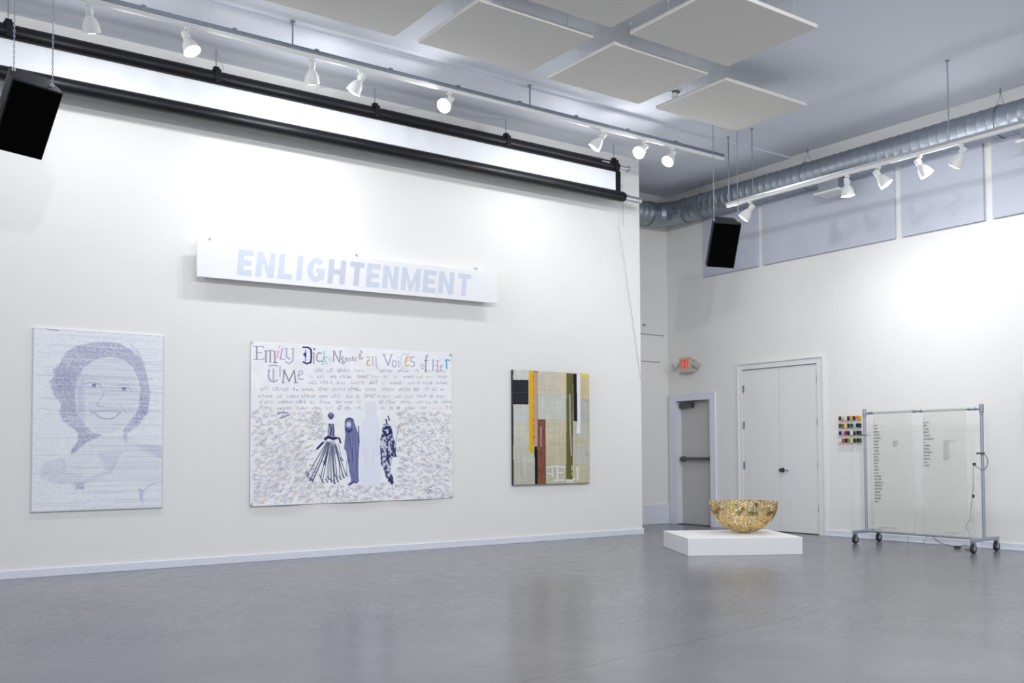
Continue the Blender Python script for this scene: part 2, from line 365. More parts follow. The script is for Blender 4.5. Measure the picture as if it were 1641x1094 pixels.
for y, lb in ((8.33, 'grey air grille box under the duct, behind the downward track spotlight'), (5.50, 'grey air grille box under the duct at the right picture edge')):
    v = thing('air_register', lb, 'air vent', (11.45, y, 4.85), 'air registers under the duct')
    MB().box((11.38, y-.17, 4.83), (11.60, y+.17, 4.995)).build('register_box', M['galv'], v, bevel=.004)
    MB().box((11.34, y-.21, 4.80), (11.64, y+.21, 4.83)).build('register_flange', M['whitemetal'], v, bevel=.004)

# ------------------------------------------------------------------ light tracks
def spot_fixture(pos, zt, d, lb, grp, power, size=150, L=.25, blend=.9, spill=9.5):
    """track head: adapter, stem, knuckle, neck, bell and lens, aimed along d"""
    x, y = pos; d = Vector(d).normalized()
    t = thing('track_spotlight', lb, 'spotlight', (x, y, zt), grp)
    MB().box((x-.025, y-.02, zt-.03), (x+.025, y+.02, zt)).lathe([(.012, 0), (.012, .05)], (x, y, zt-.03), (0, 0, -1), 10).build('track_adapter', M['whitemetal'], t, bevel=.004)
    k = Vector((x, y, zt-.085)); side = Vector((d.x, d.y, 0)); side = side.normalized() if side.length > .05 else Vector((1, 0, 0))
    b0 = k - d*.045 - side*.02; L = .225
    MB().lathe([(.018, -.03), (.021, -.026), (.021, .026), (.018, .03)], k, side.cross(Vector((0, 0, 1))), 12).build('knuckle', M['whitemetal'], t, smooth=True)
    shade = MB().lathe([(.026, 0), (.033, .006), (.035, .07), (.030, .08), (.036, .092), (.052, .115), (.068, .15), (.078, .19), (.081, L-.006), (.083, L), (.078, L), (.074, L-.02)], b0, d, 28).build('lamp_shade', M['whitemetal'], t, smooth=True)
    MB().lathe([(.076, L-.006), (.068, L+.002), (.04, L+.010), (.01, L+.013)], b0, d, 24).build('lamp_lens', M['lens'], shade, smooth=True)
    if power:
        ld = bpy.data.lights.new('spot_beam', 'SPOT'); ld.energy = power; ld.color = LIGHT_COL; ld.spot_size = math.radians(size); ld.spot_blend = blend
        ld.shadow_soft_size = .05
        lo = bpy.data.objects.new('spot_beam', ld); COL.objects.link(lo)
        p = b0 + d*(L+.03); q = d.to_track_quat('-Z', 'Y').to_matrix().to_4x4()
        lo.parent = t; lo.matrix_parent_inverse = Matrix.Identity(4)
        lo.matrix_basis = TM[t.name].inverted() @ Matrix.Translation(p) @ q
        pd = bpy.data.lights.new('lamp_spill', 'POINT'); pd.energy = spill; pd.color = LIGHT_COL; pd.shadow_soft_size = .05
        po = bpy.data.objects.new('lamp_spill', pd); COL.objects.link(po); po.parent = t
        po.matrix_basis = TM[t.name].inverted() @ Matrix.Translation(p + d*.03)
    return t
ZT = 5.312; TY = 9.28
t = thing('light_track', 'long ceiling light track on grey metal strut beside the white wall', 'light track', (4, TY, ZT))
MB().box((-4, TY-.018, ZT), (10.33, TY+.018, ZT+.042)).build('track_rail', M['whitemetal'], t, bevel=.003)
MB().box((-4, TY-.022, ZT+.043), (10.33, TY+.022, ZT+.085)).build('support_strut', M['zinc'], t, bevel=.003)
for x in (.9, 3.90, 6.93):
    MB().tube([(x, TY, ZT+.085), (x, TY, HC-.0)], .009, 8).lathe([(.03, 0), (.03, .008), (.012, .02)], (x, TY, HC), (0, 0, -1), 12).build('hanging_rod', M['zinc'], t)
for x in np.arange(1.55, 10.2, .87): MB().box((x-.02, TY-.026, ZT+.07), (x+.02, TY+.026, ZT+.098)).build('rail_clip', M['zinc'], t)
GL = 'spotlights on the left ceiling track'
for x, d, lb, p, sz in (
    (0.4, (.1, .62, -.8), 'added unseen track spotlight beyond the left picture edge', 1.0, 156),  # unseen extra head, added for more light
    (1.95, (.25, .5, -.85), 'white track spotlight cut off by the top of the photo, above the left loudspeaker', 1.0, 156),
    (2.83, (.24, -.34, -.85), 'white track spotlight showing a glowing half-moon lens, first whole one from the left', .8, 150),
    (4.114, (.20, .46, -.87), 'white track spotlight pointing at the wall, left one of the close pair over the screen', 1.15, 156),
    (4.665, (-.36, .46, -.82), 'white track spotlight leaning left with its lens hidden, right of the pair over the screen', 1.15, 156),
    (5.787, (-.62, -.32, -.55), 'track spotlight with a full round glaring lens above the middle of the screen', .6, 140),
    (8.056, (-.44, .46, -.80), 'track spotlight leaning left with hidden lens, beside the two glaring ones near the screen end', 1.1, 156),
    (8.802, (-.75, -.15, -.55), 'brightest glaring track spotlight just above the end of the projection screen', .6, 140),
    (9.317, (-.60, -.10, -.62), 'glaring track spotlight nearest the corner end of the left track', .6, 140)):
    spot_fixture((x, TY), ZT, d, lb, GL, p*POWER, sz)
for x in (-1.6, -3.2): spot_fixture((x, TY), ZT, (.1, .5, -.8), 'added unseen track spotlight far beyond the left picture edge', GL, POWER*.9, 156)  # unseen heads farther along, also added to raise the brightness
XT = 10.38; ZR = 4.645
t = thing('light_track', 'white ceiling light track hung in front of the duct and grey wall panels', 'light track', (XT, 6, ZR))
MB().box((XT-.02, -7, ZR), (XT+.02, 9.27, ZR+.04)).build('track_rail', M['whitemetal'], t, bevel=.003)
MB().box((XT-.022, -7, ZR+.041), (XT+.022, 9.30, ZR+.07)).build('support_strut', M['silver'], t, bevel=.003)
for y in (9.235, 8.81, 5.97, 3.1, .2):
    MB().tube([(XT, y, ZR+.07), (XT, y, HC)], .007, 8).lathe([(.025, 0), (.025, .008), (.01, .02)], (XT, y, HC), (0, 0, -1), 12).build('hanging_rod', M['zinc'], t)
GR = 'spotlights on the right ceiling track'
for y, d, lb, p, sz in (
    (8.858, (-.30, .52, -.70), 'glaring track spotlight turned left, in front of the corner loudspeaker', .7, 140),
    (7.306, (.12, .0, -1), 'track spotlight pointing straight down beside the grey air grille box', 2.0, 156),
    (6.869, (.30, -.50, -.80), 'white bell track spotlight leaning right, just right of the grey air grille box', .36, 156),
    (6.329, (.32, -.42, -.84), 'white bell track spotlight leaning right, second from the right of those seen whole', .36, 156),
    (5.829, (.0, .55, -.80), 'white track spotlight leaning left, rightmost of those on the track by the duct', .36, 156)):
    spot_fixture((XT, y), ZR, d, lb, GR, p*POWER*1.5, sz, spill=9)
for y in (4.2, 2.6, 1.0, -1.0, -3.0):  # heads past the frame, unseen and added for brightness
    spot_fixture((XT, y), ZR, (.2, -.1, -.95), 'added unseen track spotlight beyond the right picture edge', GR, POWER*.33, 156, spill=6.5)
# a third track out of frame, made up to brighten floor and far corner
t = thing('light_track', 'added unseen ceiling light track over the room outside the picture', 'light track', (5, 2.2, ZT))
MB().box((-3, 2.182, ZT), (9.8, 2.218, ZT+.042)).build('track_rail', M['whitemetal'], t, bevel=.003)
for x in (-2.5, 1, 5, 9): MB().tube([(x, 2.2, ZT+.042), (x, 2.2, HC)], .009, 8).build('hanging_rod', M['zinc'], t)
for x, k in ((.5, .8), (2.5, .95), (4.5, 1.25), (6.5, .65), (8.5, .12)):
    spot_fixture((x, 2.2), ZT, (.45 if x < 6 else .1, .60, -.7), 'added unseen track spotlight over the room outside the picture', 'added unseen spotlights on the track outside the picture', k*POWER*10.4, 156, spill=14)

# ------------------------------------------------------------------ projection screen
YS = 10.35
t = thing('projection_screen', 'long black-cased projection screen partly unrolled, hung by chains high along the white wall', 'projection screen', (5, YS, 5.2))
cs = MB().lathe([(.066, -2.5), (.066, 9.29)], (0, YS, 5.30), (1, 0, 0), 20)
cs.box((-2.5, YS-.03, 5.225), (9.29, YS+.03, 5.25)).box((-2.5, YS-.012, 5.36), (9.29, YS+.012, 5.374))
cs.build('screen_case', M['black'], t, smooth=True)
MB().lathe([(.03, 9.29), (.03, 9.50)], (0, YS, 5.31), (1, 0, 0), 14).box((9.49, YS-.035, 5.27), (9.51, YS+.035, 5.35)).build('mounting_pipe', M['silver'], t, smooth=True)
MB().box((-2.5, YS-.004, 4.93), (9.25, YS+.0, 5.24)).build('screen_fabric', M['screen'], t)
MB().box((9.25, YS-.006, 4.93), (9.345, YS+.002, 5.25)).build('screen_border', M['black'], t)
MB().lathe([(.06, -2.5), (.074, -2.49), (.074, 9.38), (.066, 9.41)], (0, YS, 4.885), (1, 0, 0), 22).build('roller_tube', M['black'], t, smooth=True)
MB().lathe([(.045, 9.41), (.045, 9.47), (.052, 9.475), (.052, 9.50), (.046, 9.505), (.046, 9.73), (.03, 9.74)], (0, YS, 4.88), (1, 0, 0), 20).build('motor_end', M['silver'], t, smooth=True)
for x in (1.44, 3.47, 5.40, 7.33, 9.22):
    hb = MB().box((x-.045, YS-.05, 5.33), (x+.045, YS+.05, 5.385)).box((x-.03, YS-.075, 5.24), (x+.03, YS-.06, 5.38)).box((x-.03, YS-.03, 5.38), (x+.03, YS+.03, 5.42)).build('hanging_bracket', M['black'], t, bevel=.004)
    chain_mb((x, YS, HC-.03), 5.41).build('hanging_chain', M['steel'], hb)
MB().box((8.95, YS-.068, 5.31), (9.09, YS-.0665, 5.325)).build('maker_plate', M['greycable'], t)
for x, dx in ((3.47, .18), (5.40, -.6), (7.33, -1.3)):
    o = MB().tube(bez([(x, YS+.02, HC-.035), (x+dx*.5, YS+.14, HC-.06), (x+dx, YL-.01, HC-.07), (x+dx, YL-.008, 5.38)], 6), .003, 5).build('hanging_cable', M['greycable'])
    tag(o, {3.47: 'thin grey cable drooping from the screen chain left of the middle', 5.40: 'thin grey cable from the middle screen chain down the wall below the bell spotlight', 7.33: 'thin grey cable from the chain above the right half of the screen'}[x], 'cable', 'thin cables above the screen')
o = MB().tube([(9.43, YS+.10, 4.80), (9.50, YL-.09, 4.52), (9.68, YL-.03, 3.93), (9.885, YL-.012, 2.88), (9.985, YL-.012, 2.28)], .003, 5).build('pull_cord', M['greycable'])
tag(o, 'thin grey cord slanting from the screen end down the edge of the white wall', 'cord')
o = MB().tube([(9.66, YL-.01, 5.2), (9.665, YL-.01, 4.55)], .003, 5).build('hanging_cable', M['greycable'])
tag(o, 'short pale vertical wire behind the silver end of the screen roller', 'cable')

# ------------------------------------------------------------------ loudspeakers
def speaker(P, yaw, pit, rol, w, d, lb, chains):
    H_ = .62; yaw, pit, rol = map(math.radians, (yaw, pit, rol))
    T = Matrix.Translation(P) @ Matrix.Rotation(yaw, 4, 'Z') @ Matrix.Rotation(pit, 4, 'X') @ Matrix.Rotation(rol, 4, 'Y')
    t = thing('loudspeaker', lb, 'loudspeaker', tuple(T @ Vector((0, d/2, 0))), 'black loudspeakers hung on chains')
    b = w*.36     # the back is a little narrower than the front
    pts = [(-w/2, 0, 0), (w/2, 0, 0), (w/2, d*.35, 0), (b, d, 0), (-b, d, 0), (-w/2, d*.35, 0)]
    MB().poly(pts, (0, 0, -H_)).build('cabinet', M['blackwood'], t, bevel=.008, T=T)
    pts2 = [(-w/2+.012, 0, -.012), (w/2-.012, 0, -.012), (w/2-.012, 0, -H_+.012), (-w/2+.012, 0, -H_+.012)]
    gr = MB().poly(pts2, (0, -.012, 0)).build('grille', M['blackfab'], t, bevel=.005, T=T)
    MB().box((-.03, -.0135, -H_/2-.01), (.03, -.012, -H_/2+.002)).build('badge', M['blackfab'], gr, T=T)
    for s_ in (-1, 1):
        q = MB().box((s_*w/2-.004, d*.12, -H_*.52), (s_*w/2+.004, d*.30, -H_*.38)).build('side_handle', M['rubber'], t, T=T)
    for (px, py, pz) in chains:
        loc = T @ Vector((px, py, pz))
        m = MB().tube([loc + Vector((math.cos(a)*.012, 0, .012+math.sin(a)*.014)) for a in np.linspace(0, 6.283, 10, endpoint=False)], .004, 5, closed=True)
        eb = m.tube([loc, loc + Vector((0, 0, -.012))], .005, 6).build('eye_bolt', M['silver'], t)
        chain_mb((loc.x, loc.y, HC), loc.z+.02, .026, .0024).build('hanging_chain', M['steel'], eb)
speaker((9.859, 8.80, 4.265), -36.8, 28.8, 4.6, .375, .31, 'black loudspeaker hanging in the far corner in front of the grey wall panel', [(-.17, .07, 0), (.16, .1, 0)])
speaker((1.437, 8.675, 4.244), 9.6, 37.3, 3.3, .406, .32, 'black loudspeaker hanging at the left picture edge below the projection screen', [(-.14, .21, 0), (.14, .10, 0)])

# ------------------------------------------------------------------ ENLIGHTENMENT board
YF = 10.51; tilt = math.radians(.66)
TB = Matrix.Translation((5.31, 0, 3.367)) @ Matrix.Rotation(-tilt, 4, 'Y')
t = thing('wall_sign', 'long white box sign with pale lavender ENLIGHTENMENT lettering on the white wall', 'sign', (5.31, YL, 3.367))
MB().box((-1.98, YF-.0, -.203), (1.98, YF+.028, .203)).build('sign_panel', M['board'], t, bevel=.003, T=TB)
MB().box((-1.86, YF+.0285, -.185), (1.86, YL, .185)).build('backing_box', M['board'], t, T=TB)
spans = [(3.772,3.972),(3.985,4.232),(4.248,4.446),(4.472,4.566),(4.600,4.847),(4.862,5.112),(5.139,5.355),(5.362,5.571),(5.585,5.827),(5.845,6.140),(6.152,6.368),(6.380,6.635),(6.666,6.887)]
for i, (ch, (a, b)) in enumerate(zip('ENLIGHTENMENT', spans)):
    mb = MB(); h = .285; w = b-a-.03
    if ch == 'I': w = b-a-.03
    for j, P in enumerate(letter_rects(ch, w, h, .068)):
        mb.poly([(a+px+.10*(pz-h/2)+.01-5.31, YF-.0005, pz-h/2-.0) for px, pz in P], (0, -.0015-.0004*(j > 15)-.0004*(j > 16), 0))
    mb.build('sign_letter', M['greyletter' if i in (5, 6) else 'lavender'], t, T=TB)
for x, z in ((3.50, 3.545), (5.29, 3.57), (7.02, 3.59)):
    MB().tube(bez([(x+.01, YL, z+.05), (x, YL-.05, z+.055), (x-.01, YL-.09, z+.035), (x-.01, YL-.10, z+.0)], 5), .006, 6).build('hanging_hook', M['steel'], t)

# ------------------------------------------------------------------ painted surfaces
class Art:
    """small raster in the coordinates of a frame (x right, y down); becomes a dense mesh with a colour per vertex"""
    def __init__(s, nx, ny, x1, y1, base):
        s.nx, s.ny = nx, ny; s.x1, s.y1 = x1, y1
        s.X, s.Y = np.meshgrid((np.arange(nx)+.5)*x1/nx, (np.arange(ny)+.5)*y1/ny)
        s.I = np.ones((ny, nx, 3))*np.array(base)/255.; s.px = x1/nx
    def blend(s, m, c, a=1.):
        m = np.clip(m*a, 0, 1)[..., None]; s.I = s.I*(1-m) + (np.array(c)/255.)*m
    def pmask(s, pts, soft=0):
        m = np.zeros(s.X.shape, bool); n = len(pts)
        for i in range(n):
            (xa, ya), (xb, yb) = pts[i], pts[(i+1) % n]
            if ya == yb: continue
            m ^= ((s.Y > min(ya, yb)) & (s.Y <= max(ya, yb)) & (s.X < xa+(s.Y-ya)*(xb-xa)/(yb-ya)))
        m = m.astype(float)
        for _ in range(int(soft)):
            p = np.pad(m, 1, mode='edge'); m = (p[:-2, 1:-1]+p[2:, 1:-1]+p[1:-1, :-2]+p[1:-1, 2:]+p[1:-1, 1:-1])/5
        return m
    def poly(s, pts, c, a=1., soft=0): s.blend(s.pmask(pts, soft), c, a)
    def rect(s, x0, y0, x1, y1, c, a=1.): s.poly([(x0, y0), (x1, y0), (x1, y1), (x0, y1)], c, a)
    def ell(s, cx, cy, rx, ry, c, a=1., soft=.3):
        r = np.sqrt(((s.X-cx)/rx)**2+((s.Y-cy)/ry)**2); s.blend(np.clip((1-r)/soft+.5, 0, 1), c, a)
    def line(s, pts, w, c, a=1.):
        for (xa, ya), (xb, yb) in zip(pts[:-1], pts[1:]):
            pad = w+s.px*2
            i0 = max(0, int((min(xa, xb)-pad)/s.px)); i1 = min(s.nx, int((max(xa, xb)+pad)/s.px)+2)
            j0 = max(0, int((min(ya, yb)-pad)/s.px)); j1 = min(s.ny, int((max(ya, yb)+pad)/s.px)+2)
            if i1 <= i0 or j1 <= j0: continue
            X, Y = s.X[j0:j1, i0:i1], s.Y[j0:j1, i0:i1]; dx, dy = xb-xa, yb-ya; L = dx*dx+dy*dy+1e-9
            t = np.clip(((X-xa)*dx+(Y-ya)*dy)/L, 0, 1); D = np.hypot(X-xa-t*dx, Y-ya-t*dy)
            m = np.clip((w/2-D)/s.px+.5, 0, 1)[..., None]*a
            s.I[j0:j1, i0:i1] = s.I[j0:j1, i0:i1]*(1-m)+(np.array(c)/255.)*m
    def noise(s, kx, ky):
        g = RNG.random((int(ky)+2, int(kx)+2)); yy = np.linspace(0, ky, s.ny); xx = np.linspace(0, kx, s.nx)
        j = np.minimum(yy.astype(int), int(ky)); i = np.minimum(xx.astype(int), int(kx)); fy = (yy-j)[:, None]; fx = (xx-i)[None]
        g0 = g[j][:, i]*(1-fx)+g[j][:, i+1]*fx; g1 = g[j+1][:, i]*(1-fx)+g[j+1][:, i+1]*fx
        return g0*(1-fy)+g1*fy
    def grid(s, name, origin, ux, uz, parent, depth=None, back=.003):
        """origin = top left, ux = right vector, uz = down vector"""
        o = np.array(origin); ux = np.array(ux); uz = np.array(uz)
        u = np.linspace(0, 1, s.nx); v = np.linspace(0, 1, s.ny); U, V = np.meshgrid(u, v)
        P = o+U[..., None]*ux+V[..., None]*uz
        if depth is not None: P = P+depth(U, V)[..., None]*np.array((0, -1, 0))
        P = P.reshape(-1, 3); inv = np.array(TM[parent.name].inverted())
        P = P@inv[:3, :3].T+inv[:3, 3]
        n = s.nx; idx = (np.arange(s.ny-1)[:, None]*n+np.arange(n-1)[None]).ravel()
        F = np.stack([idx, idx+n, idx+n+1, idx+1], 1)
        me = bpy.data.meshes.new(name); me.vertices.add(len(P)); me.vertices.foreach_set('co', P.ravel())
        me.loops.add(F.size); me.loops.foreach_set('vertex_index', F.ravel().astype(np.int32))
        me.polygons.add(len(F)); me.polygons.foreach_set('loop_start', (np.arange(len(F))*4).astype(np.int32))
        me.polygons.foreach_set('use_smooth', np.ones(len(F), bool)); me.update(calc_edges=True)
        at = me.color_attributes.new('paint', 'FLOAT_COLOR', 'POINT')
        c = np.clip(s.I, 0, 1).reshape(-1, 3); c = np.where(c <= .04045, c/12.92, ((c+.055)/1.055)**2.4)
        at.data.foreach_set('color', np.concatenate([c, np.ones((len(c), 1))], 1).ravel())
        me.materials.append(M['paint'])
        ob = bpy.data.objects.new(name, me); COL.objects.link(ob); ob.parent = parent; return ob

# -- woven looking portrait (frame 700 x 980)
def portrait():
    A = Art(300, 420, 700, 980, (248, 249, 253))
    ink = (150, 153, 190)
    sx, sy = 700/697., 980/955.
    def q(pts): return [((x-76-(y-50)*-.019)*1.005, (y-50-(x-75)*(.065-.10*(y-50)/980))*1.022) for x, y in pts]
    n1 = A.noise(170, 240); n2 = A.noise(40, 60)
    A.blend(np.clip(n1*1.4-.5, 0, 1)+n2*.25, (214, 216, 232), .50)
    A.poly(q([(590, 655), (750, 665), (755, 735), (640, 690)]), (178, 182, 212), .5, 8)
    A.poly(q([(300, 640), (560, 610), (760, 740), (760, 880), (470, 820), (420, 720), (300, 780), (240, 740)]), (228, 230, 240), .5, 8)
    dark = np.zeros(A.X.shape)
    def P(pts, a, soft=3):
        nonlocal dark; dark = np.maximum(dark, A.pmask(q(pts), soft)*a)
    P([(205,245),(240,180),(300,145),(380,128),(440,122),(520,132),(585,165),(640,215),(668,290),(690,390),(680,470),(650,530),(610,570),(548,606),(538,585),(575,535),(612,490),(628,430),(634,370),(620,310),(596,262),(545,218),(480,203),(430,208),(385,222),(330,262),(308,320),(288,370),(286,440),(302,500),(330,548),(370,590),(405,612),(320,625),(285,582),(225,540),(203,490),(222,455),(178,400),(155,330),(185,300),(172,272)], .62)
    P([(180,300),(300,270),(285,420),(300,520),(215,520),(215,440),(165,340)], .75, 6)
    P([(630,400),(688,400),(672,500),(605,560),(590,530),(625,470)], .85, 4)
    P([(300,590),(400,600),(425,612),(345,645),(270,708),(262,690),(298,640)], .72, 4)
    P([(100,800),(130,745),(235,725),(245,790),(330,815),(300,870),(200,860),(115,840)], .2, 8)
    P([(280,855),(330,855),(330,890),(280,890)], .6, 3)
    P([(620,880),(650,900),(640,965),(625,940)], .5, 4)
    P([(540,600),(560,600),(560,650),(540,640)], .4, 3)
    P([(400,700),(540,690),(480,800),(300,880),(250,930),(330,830),(440,800)], .22, 8)
    A.blend(dark*np.clip(.15+1.5*A.noise(150, 210)*(.7+.6*A.noise(12, 16)), 0, 1.1), ink, .95)
    # face
    A.poly(q([(330,265),(385,228),(440,212),(500,210),(560,232),(605,285),(625,350),(622,430),(600,490),(560,545),(520,585),(470,602),(410,600),(350,555),(305,500),(292,430),(295,360),(310,300)]), (228, 231, 242), .85, 5)
    A.poly(q([(295,360),(330,300),(335,560),(300,500)]), (190, 194, 218), .5, 8)
    for pts, w, a in (([(330,345),(355,338),(385,338),(412,345),(424,358)], 7, .75), ([(340,356),(370,362),(405,362)], 4, .5),
                      ([(508,352),(535,346),(575,352)], 6, .5), ([(520,368),(545,360),(575,366),(588,378)], 6, .75), ([(525,380),(560,384)], 4, .5),
                      ([(330,320),(375,312),(415,322)], 6, .25), ([(505,335),(545,322),(590,332)], 6, .25),
                      ([(437,385),(432,405),(405,440),(398,452),(418,462),(440,458)], 8, .4), ([(372,488),(392,498),(405,514),(440,526),(475,526),(500,514),(525,490)], 9, .75),
                      ([(390,488),(440,482),(470,484),(515,488)], 6, .5), ([(515,445),(545,480),(555,496)], 5, .45), ([(360,470),(372,500)], 8, .35),
                      ([(640,905),(680,872),(755,848)], 5, .7), ([(470,800),(500,745)], 5, .5), ([(665,300),(655,240),(625,180),(580,132)], 7, .55), ([(268,708),(262,706)], 6, .6)):
        A.line(q(pts), w*.85, (140, 142, 170), a*.7)
    for x, y in ((385, 351), (545, 370)): X, Y = q([(x, y)])[0]; A.ell(X, Y, 12, 9, (105, 110, 150), .85)
    A.line(q([(240,735),(243,790),(275,805),(320,798)]), 9, (238, 240, 247), .9)
    A.line(q([(420,505),(460,511),(495,505)]), 6, (240, 242, 248), .9)
    # the threads: pale and dark horizontal lines across everything
    for k in range(230):
        y = RNG.random()*980; x = RNG.random()*500; L = 150+RNG.random()*500; pale = RNG.random() < .6
        A.line([(x, y), (min(700, x+L), y+RNG.normal()*2)], 2.6, (240, 241, 247) if pale else (176, 178, 200), .6 if pale else .4)
    A.I *= (1-.05*RNG.random((A.ny, A.nx, 1)))
    A.line([(3, 0), (3, 980)], 4, (160, 158, 176), .7); A.line([(697, 0), (697, 980)], 4, (165, 165, 180), .7); A.line([(0, 977), (700, 977)], 4, (150, 152, 165), .7); A.line([(0, 3), (700, 3)], 3, (170, 172, 190), .6)
    A.line([(70, 6), (130, 8)], 4, (110, 112, 130), .7)
    YL = 10.657
    t = thing('textile_portrait', 'pale lavender portrait of a smiling woman drawn in fine lines on the white wall', 'artwork', (2.38, YL, 1.56))
    x0, x1_, zt, zb = 1.743, 3.022, 2.483, .645
    MB().box((x0, YL-.02, zb), (x1_, YL, zt)).build('backing_board', M['board'], t)
    A.grid('portrait_sheet', (x0, YL-.0215, zt), (x1_-x0, 0, 0), (0, 0, zb-zt), t)
portrait()

# -- lettered paper collage (frame 1175 x 940)
def collage():
    A = Art(760, 608, 1175, 940, (248, 248, 250))
    def q(pts):      # from measured positions on the skewed sheet to the flat sheet
        out = []
        for x, y in pts:
            u = (x-46)/1172.; yt = 65+65*u; yb = 1020-35*u; out.append((u*1175, (y-yt)/(yb-yt)*940))
        return out
    A.I *= (1-.035*A.noise(30, 24)[..., None])
    rg = RNG
    cols = [(172, 168, 178), (184, 172, 172), (164, 162, 180), (190, 182, 184), (158, 158, 178)]
    def glyph(x, y, h, ang, c, a, w=2.2):
        ca, sa = math.cos(ang), math.sin(ang); n = rg.integers(2, 4)
        for _ in range(n):
            kind = rg.integers(0, 3)
            if kind == 0: p = [(0, 0), (rg.normal()*1, -h)]
            elif kind == 1: p = [(-h*.3, -h*rg.random()), (h*.3, -h*rg.random())]
            else:
                r = h*.28; p = [(math.cos(t)*r, -h*.35+math.sin(t)*r) for t in np.linspace(rg.random()*3, rg.random()*3+4, 6)]
            A.line([(x+px*ca-py*sa, y+px*sa+py*ca) for px, py in p], w, c, a)
    # rows of writing under the title
    for r_, y in enumerate((228, 262, 298, 338, 378, 412, 448)):
        x = 400 if r_ == 0 else (360 if r_ < 3 else 62+rg.random()*40); h = 22
        while x < 1195:
            if r_ == 0 and 700 < x < 730: x += 60
            n = rg.integers(2, 7); c = cols[rg.integers(0, 5)]; h = 20+rg.random()*9
            if rg.random() < .03: c = (238, 205, 170)
            a = .45+.3*rg.random()
            for _ in range(n):
                if not (r_ >= 5 and 655 < x < 750): X, Y = q([(x, y+14)])[0]; glyph(X, Y, h*(.6+.5*rg.random()), rg.normal()*.08, c, a, 2.6)
                x += 11+rg.random()*4
            x += 12+rg.random()*24
    # crowded writing running every way below
    for gi in range(1200):
        x = 60+(gi % 40+rg.random())*28.5; y = 482+(gi//40+rg.random())*17.6
        if 350 < x < 875 and 470 < y < 900 and not (x < 440 and y < 640): continue
        ang = (-.6 if x < 500 else .3)*(1-(y-480)/700.)+rg.normal()*.45; c = cols[rg.integers(0, 5)]
        if rg.random() < .04: c = (240, 208, 184)
        n = rg.integers(2, 4); X, Y = q([(x, y)])[0]; a = .30+.32*rg.random(); h = 13+rg.random()*10
        for k in range(n): glyph(X+math.cos(ang)*k*11, Y+math.sin(ang)*k*13, h, ang, c, a, 2.3)
    for _ in range(330):   # words close round the figures
        x = 345+rg.random()*540; y = 480+rg.random()*420
        if 440 < x < 860 or (x > 380 and y > 640 and x < 570): continue
        X, Y = q([(x, y)])[0]
        for k in range(3): glyph(X+k*9, Y, 14, rg.normal()*.4, cols[rg.integers(0, 5)], .5, 2)
    A.poly(q([(55, 1000), (60, 900), (200, 790), (260, 760), (240, 850), (130, 960)]), (150, 148, 158), .12, 14)
    A.poly(q([(190, 650), (300, 600), (340, 760), (240, 800), (150, 790)]), (160, 158, 168), .10, 14)
    # title
    G, V, B = (140, 130, 145), (165, 160, 195), (100, 96, 110)
    def T(pts, w, c, a=.9): A.line(q(pts), w, c, a)
    T([(78,95),(78,168)],7,G); T([(62,95),(112,93),(113,103)],4,G); T([(76,131),(103,130)],4,G); T([(62,170),(115,168),(118,158)],4,G)
    for x in (126, 148, 172): T([(x,122),(x,182)],7,G)
    T([(118,120),(150,116),(176,122)],4,G); T([(120,184),(132,184)],3,G); T([(143,184),(154,184)],3,G); T([(166,186),(186,188)],5,B)
    T([(198,92),(196,97)],7,(240,150,190)); T([(192,118),(182,160)],7,(240,150,190))
    T([(212,108),(200,165),(225,168)],6,V); T([(234,104),(234,152),(250,165)],7,V); T([(270,105),(268,175),(250,193),(230,182)],6,V); T([(220,104),(240,103)],3,V); T([(256,106),(276,106)],3,V)
    T([(324,96),(352,97),(366,108),(369,150),(366,185)],9,(38,38,120),1); T([(326,182),(345,192),(362,186)],9,(30,30,100),1); T([(338,115),(338,175)],8,(150,155,190)); T([(328,140),(336,130),(336,150)],8,(38,38,120),1)
    T([(385,104),(385,108)],9,B); T([(382,130),(382,190)],6,G); T([(374,130),(384,128)],4,G)
    T([(425,130),(408,128),(398,145),(400,170),(412,180),(428,176)],6,G)
    T([(442,116),(432,192)],6,(120,205,190)); T([(455,150),(438,160),(456,194)],6,(120,205,190)); T([(424,195),(440,194)],4,(120,205,190))
    T([(474,152),(470,160),(476,168),(472,176)],4,(215,180,185))
    T([(492,178),(495,118),(526,182),(532,118)],6,G); T([(486,116),(500,116)],3,G); T([(524,116),(540,116)],3,G)
    T([(548,150),(536,160),(548,172),(540,186),(550,192),(556,180)],5,G); T([(562,178),(560,160),(572,158),(574,178)],5,(120,140,190)); T([(584,176),(584,158),(592,160),(592,174)],4,(150,160,190))
    T([(600,174),(600,150),(616,176),(620,152)],4,G); T([(646,112),(656,122),(642,140),(640,160),(655,162)],5,G,.7); T([(640,130),(660,166)],4,G,.7)
    T([(684,152),(702,153)],6,(235,150,100)); T([(700,168),(686,176),(686,198),(702,200)],7,(235,150,100)); T([(720,150),(720,200)],6,V,.7); T([(738,150),(740,205),(750,222)],6,V,.7)
    T([(784,136),(812,200),(832,138)],7,V); T([(778,134),(798,134)],3,V); T([(822,136),(842,136)],3,V)
    T([(842,172),(836,195),(846,210),(858,208),(862,180),(850,170)],6,V,.8); T([(876,172),(876,210)],6,V,.8); T([(874,152),(876,156)],5,V)
    T([(925,135),(905,130),(892,150),(888,185),(900,215),(925,220)],5,(190,200,235)); T([(942,132),(930,136)],5,(190,200,235))
    T([(944,152),(928,152),(916,180),(922,206),(940,200)],9,(240,185,90)); T([(918,182),(940,165)],5,(240,185,90))
    T([(975,150),(954,152),(952,176),(972,180),(974,204),(952,208)],6,V)
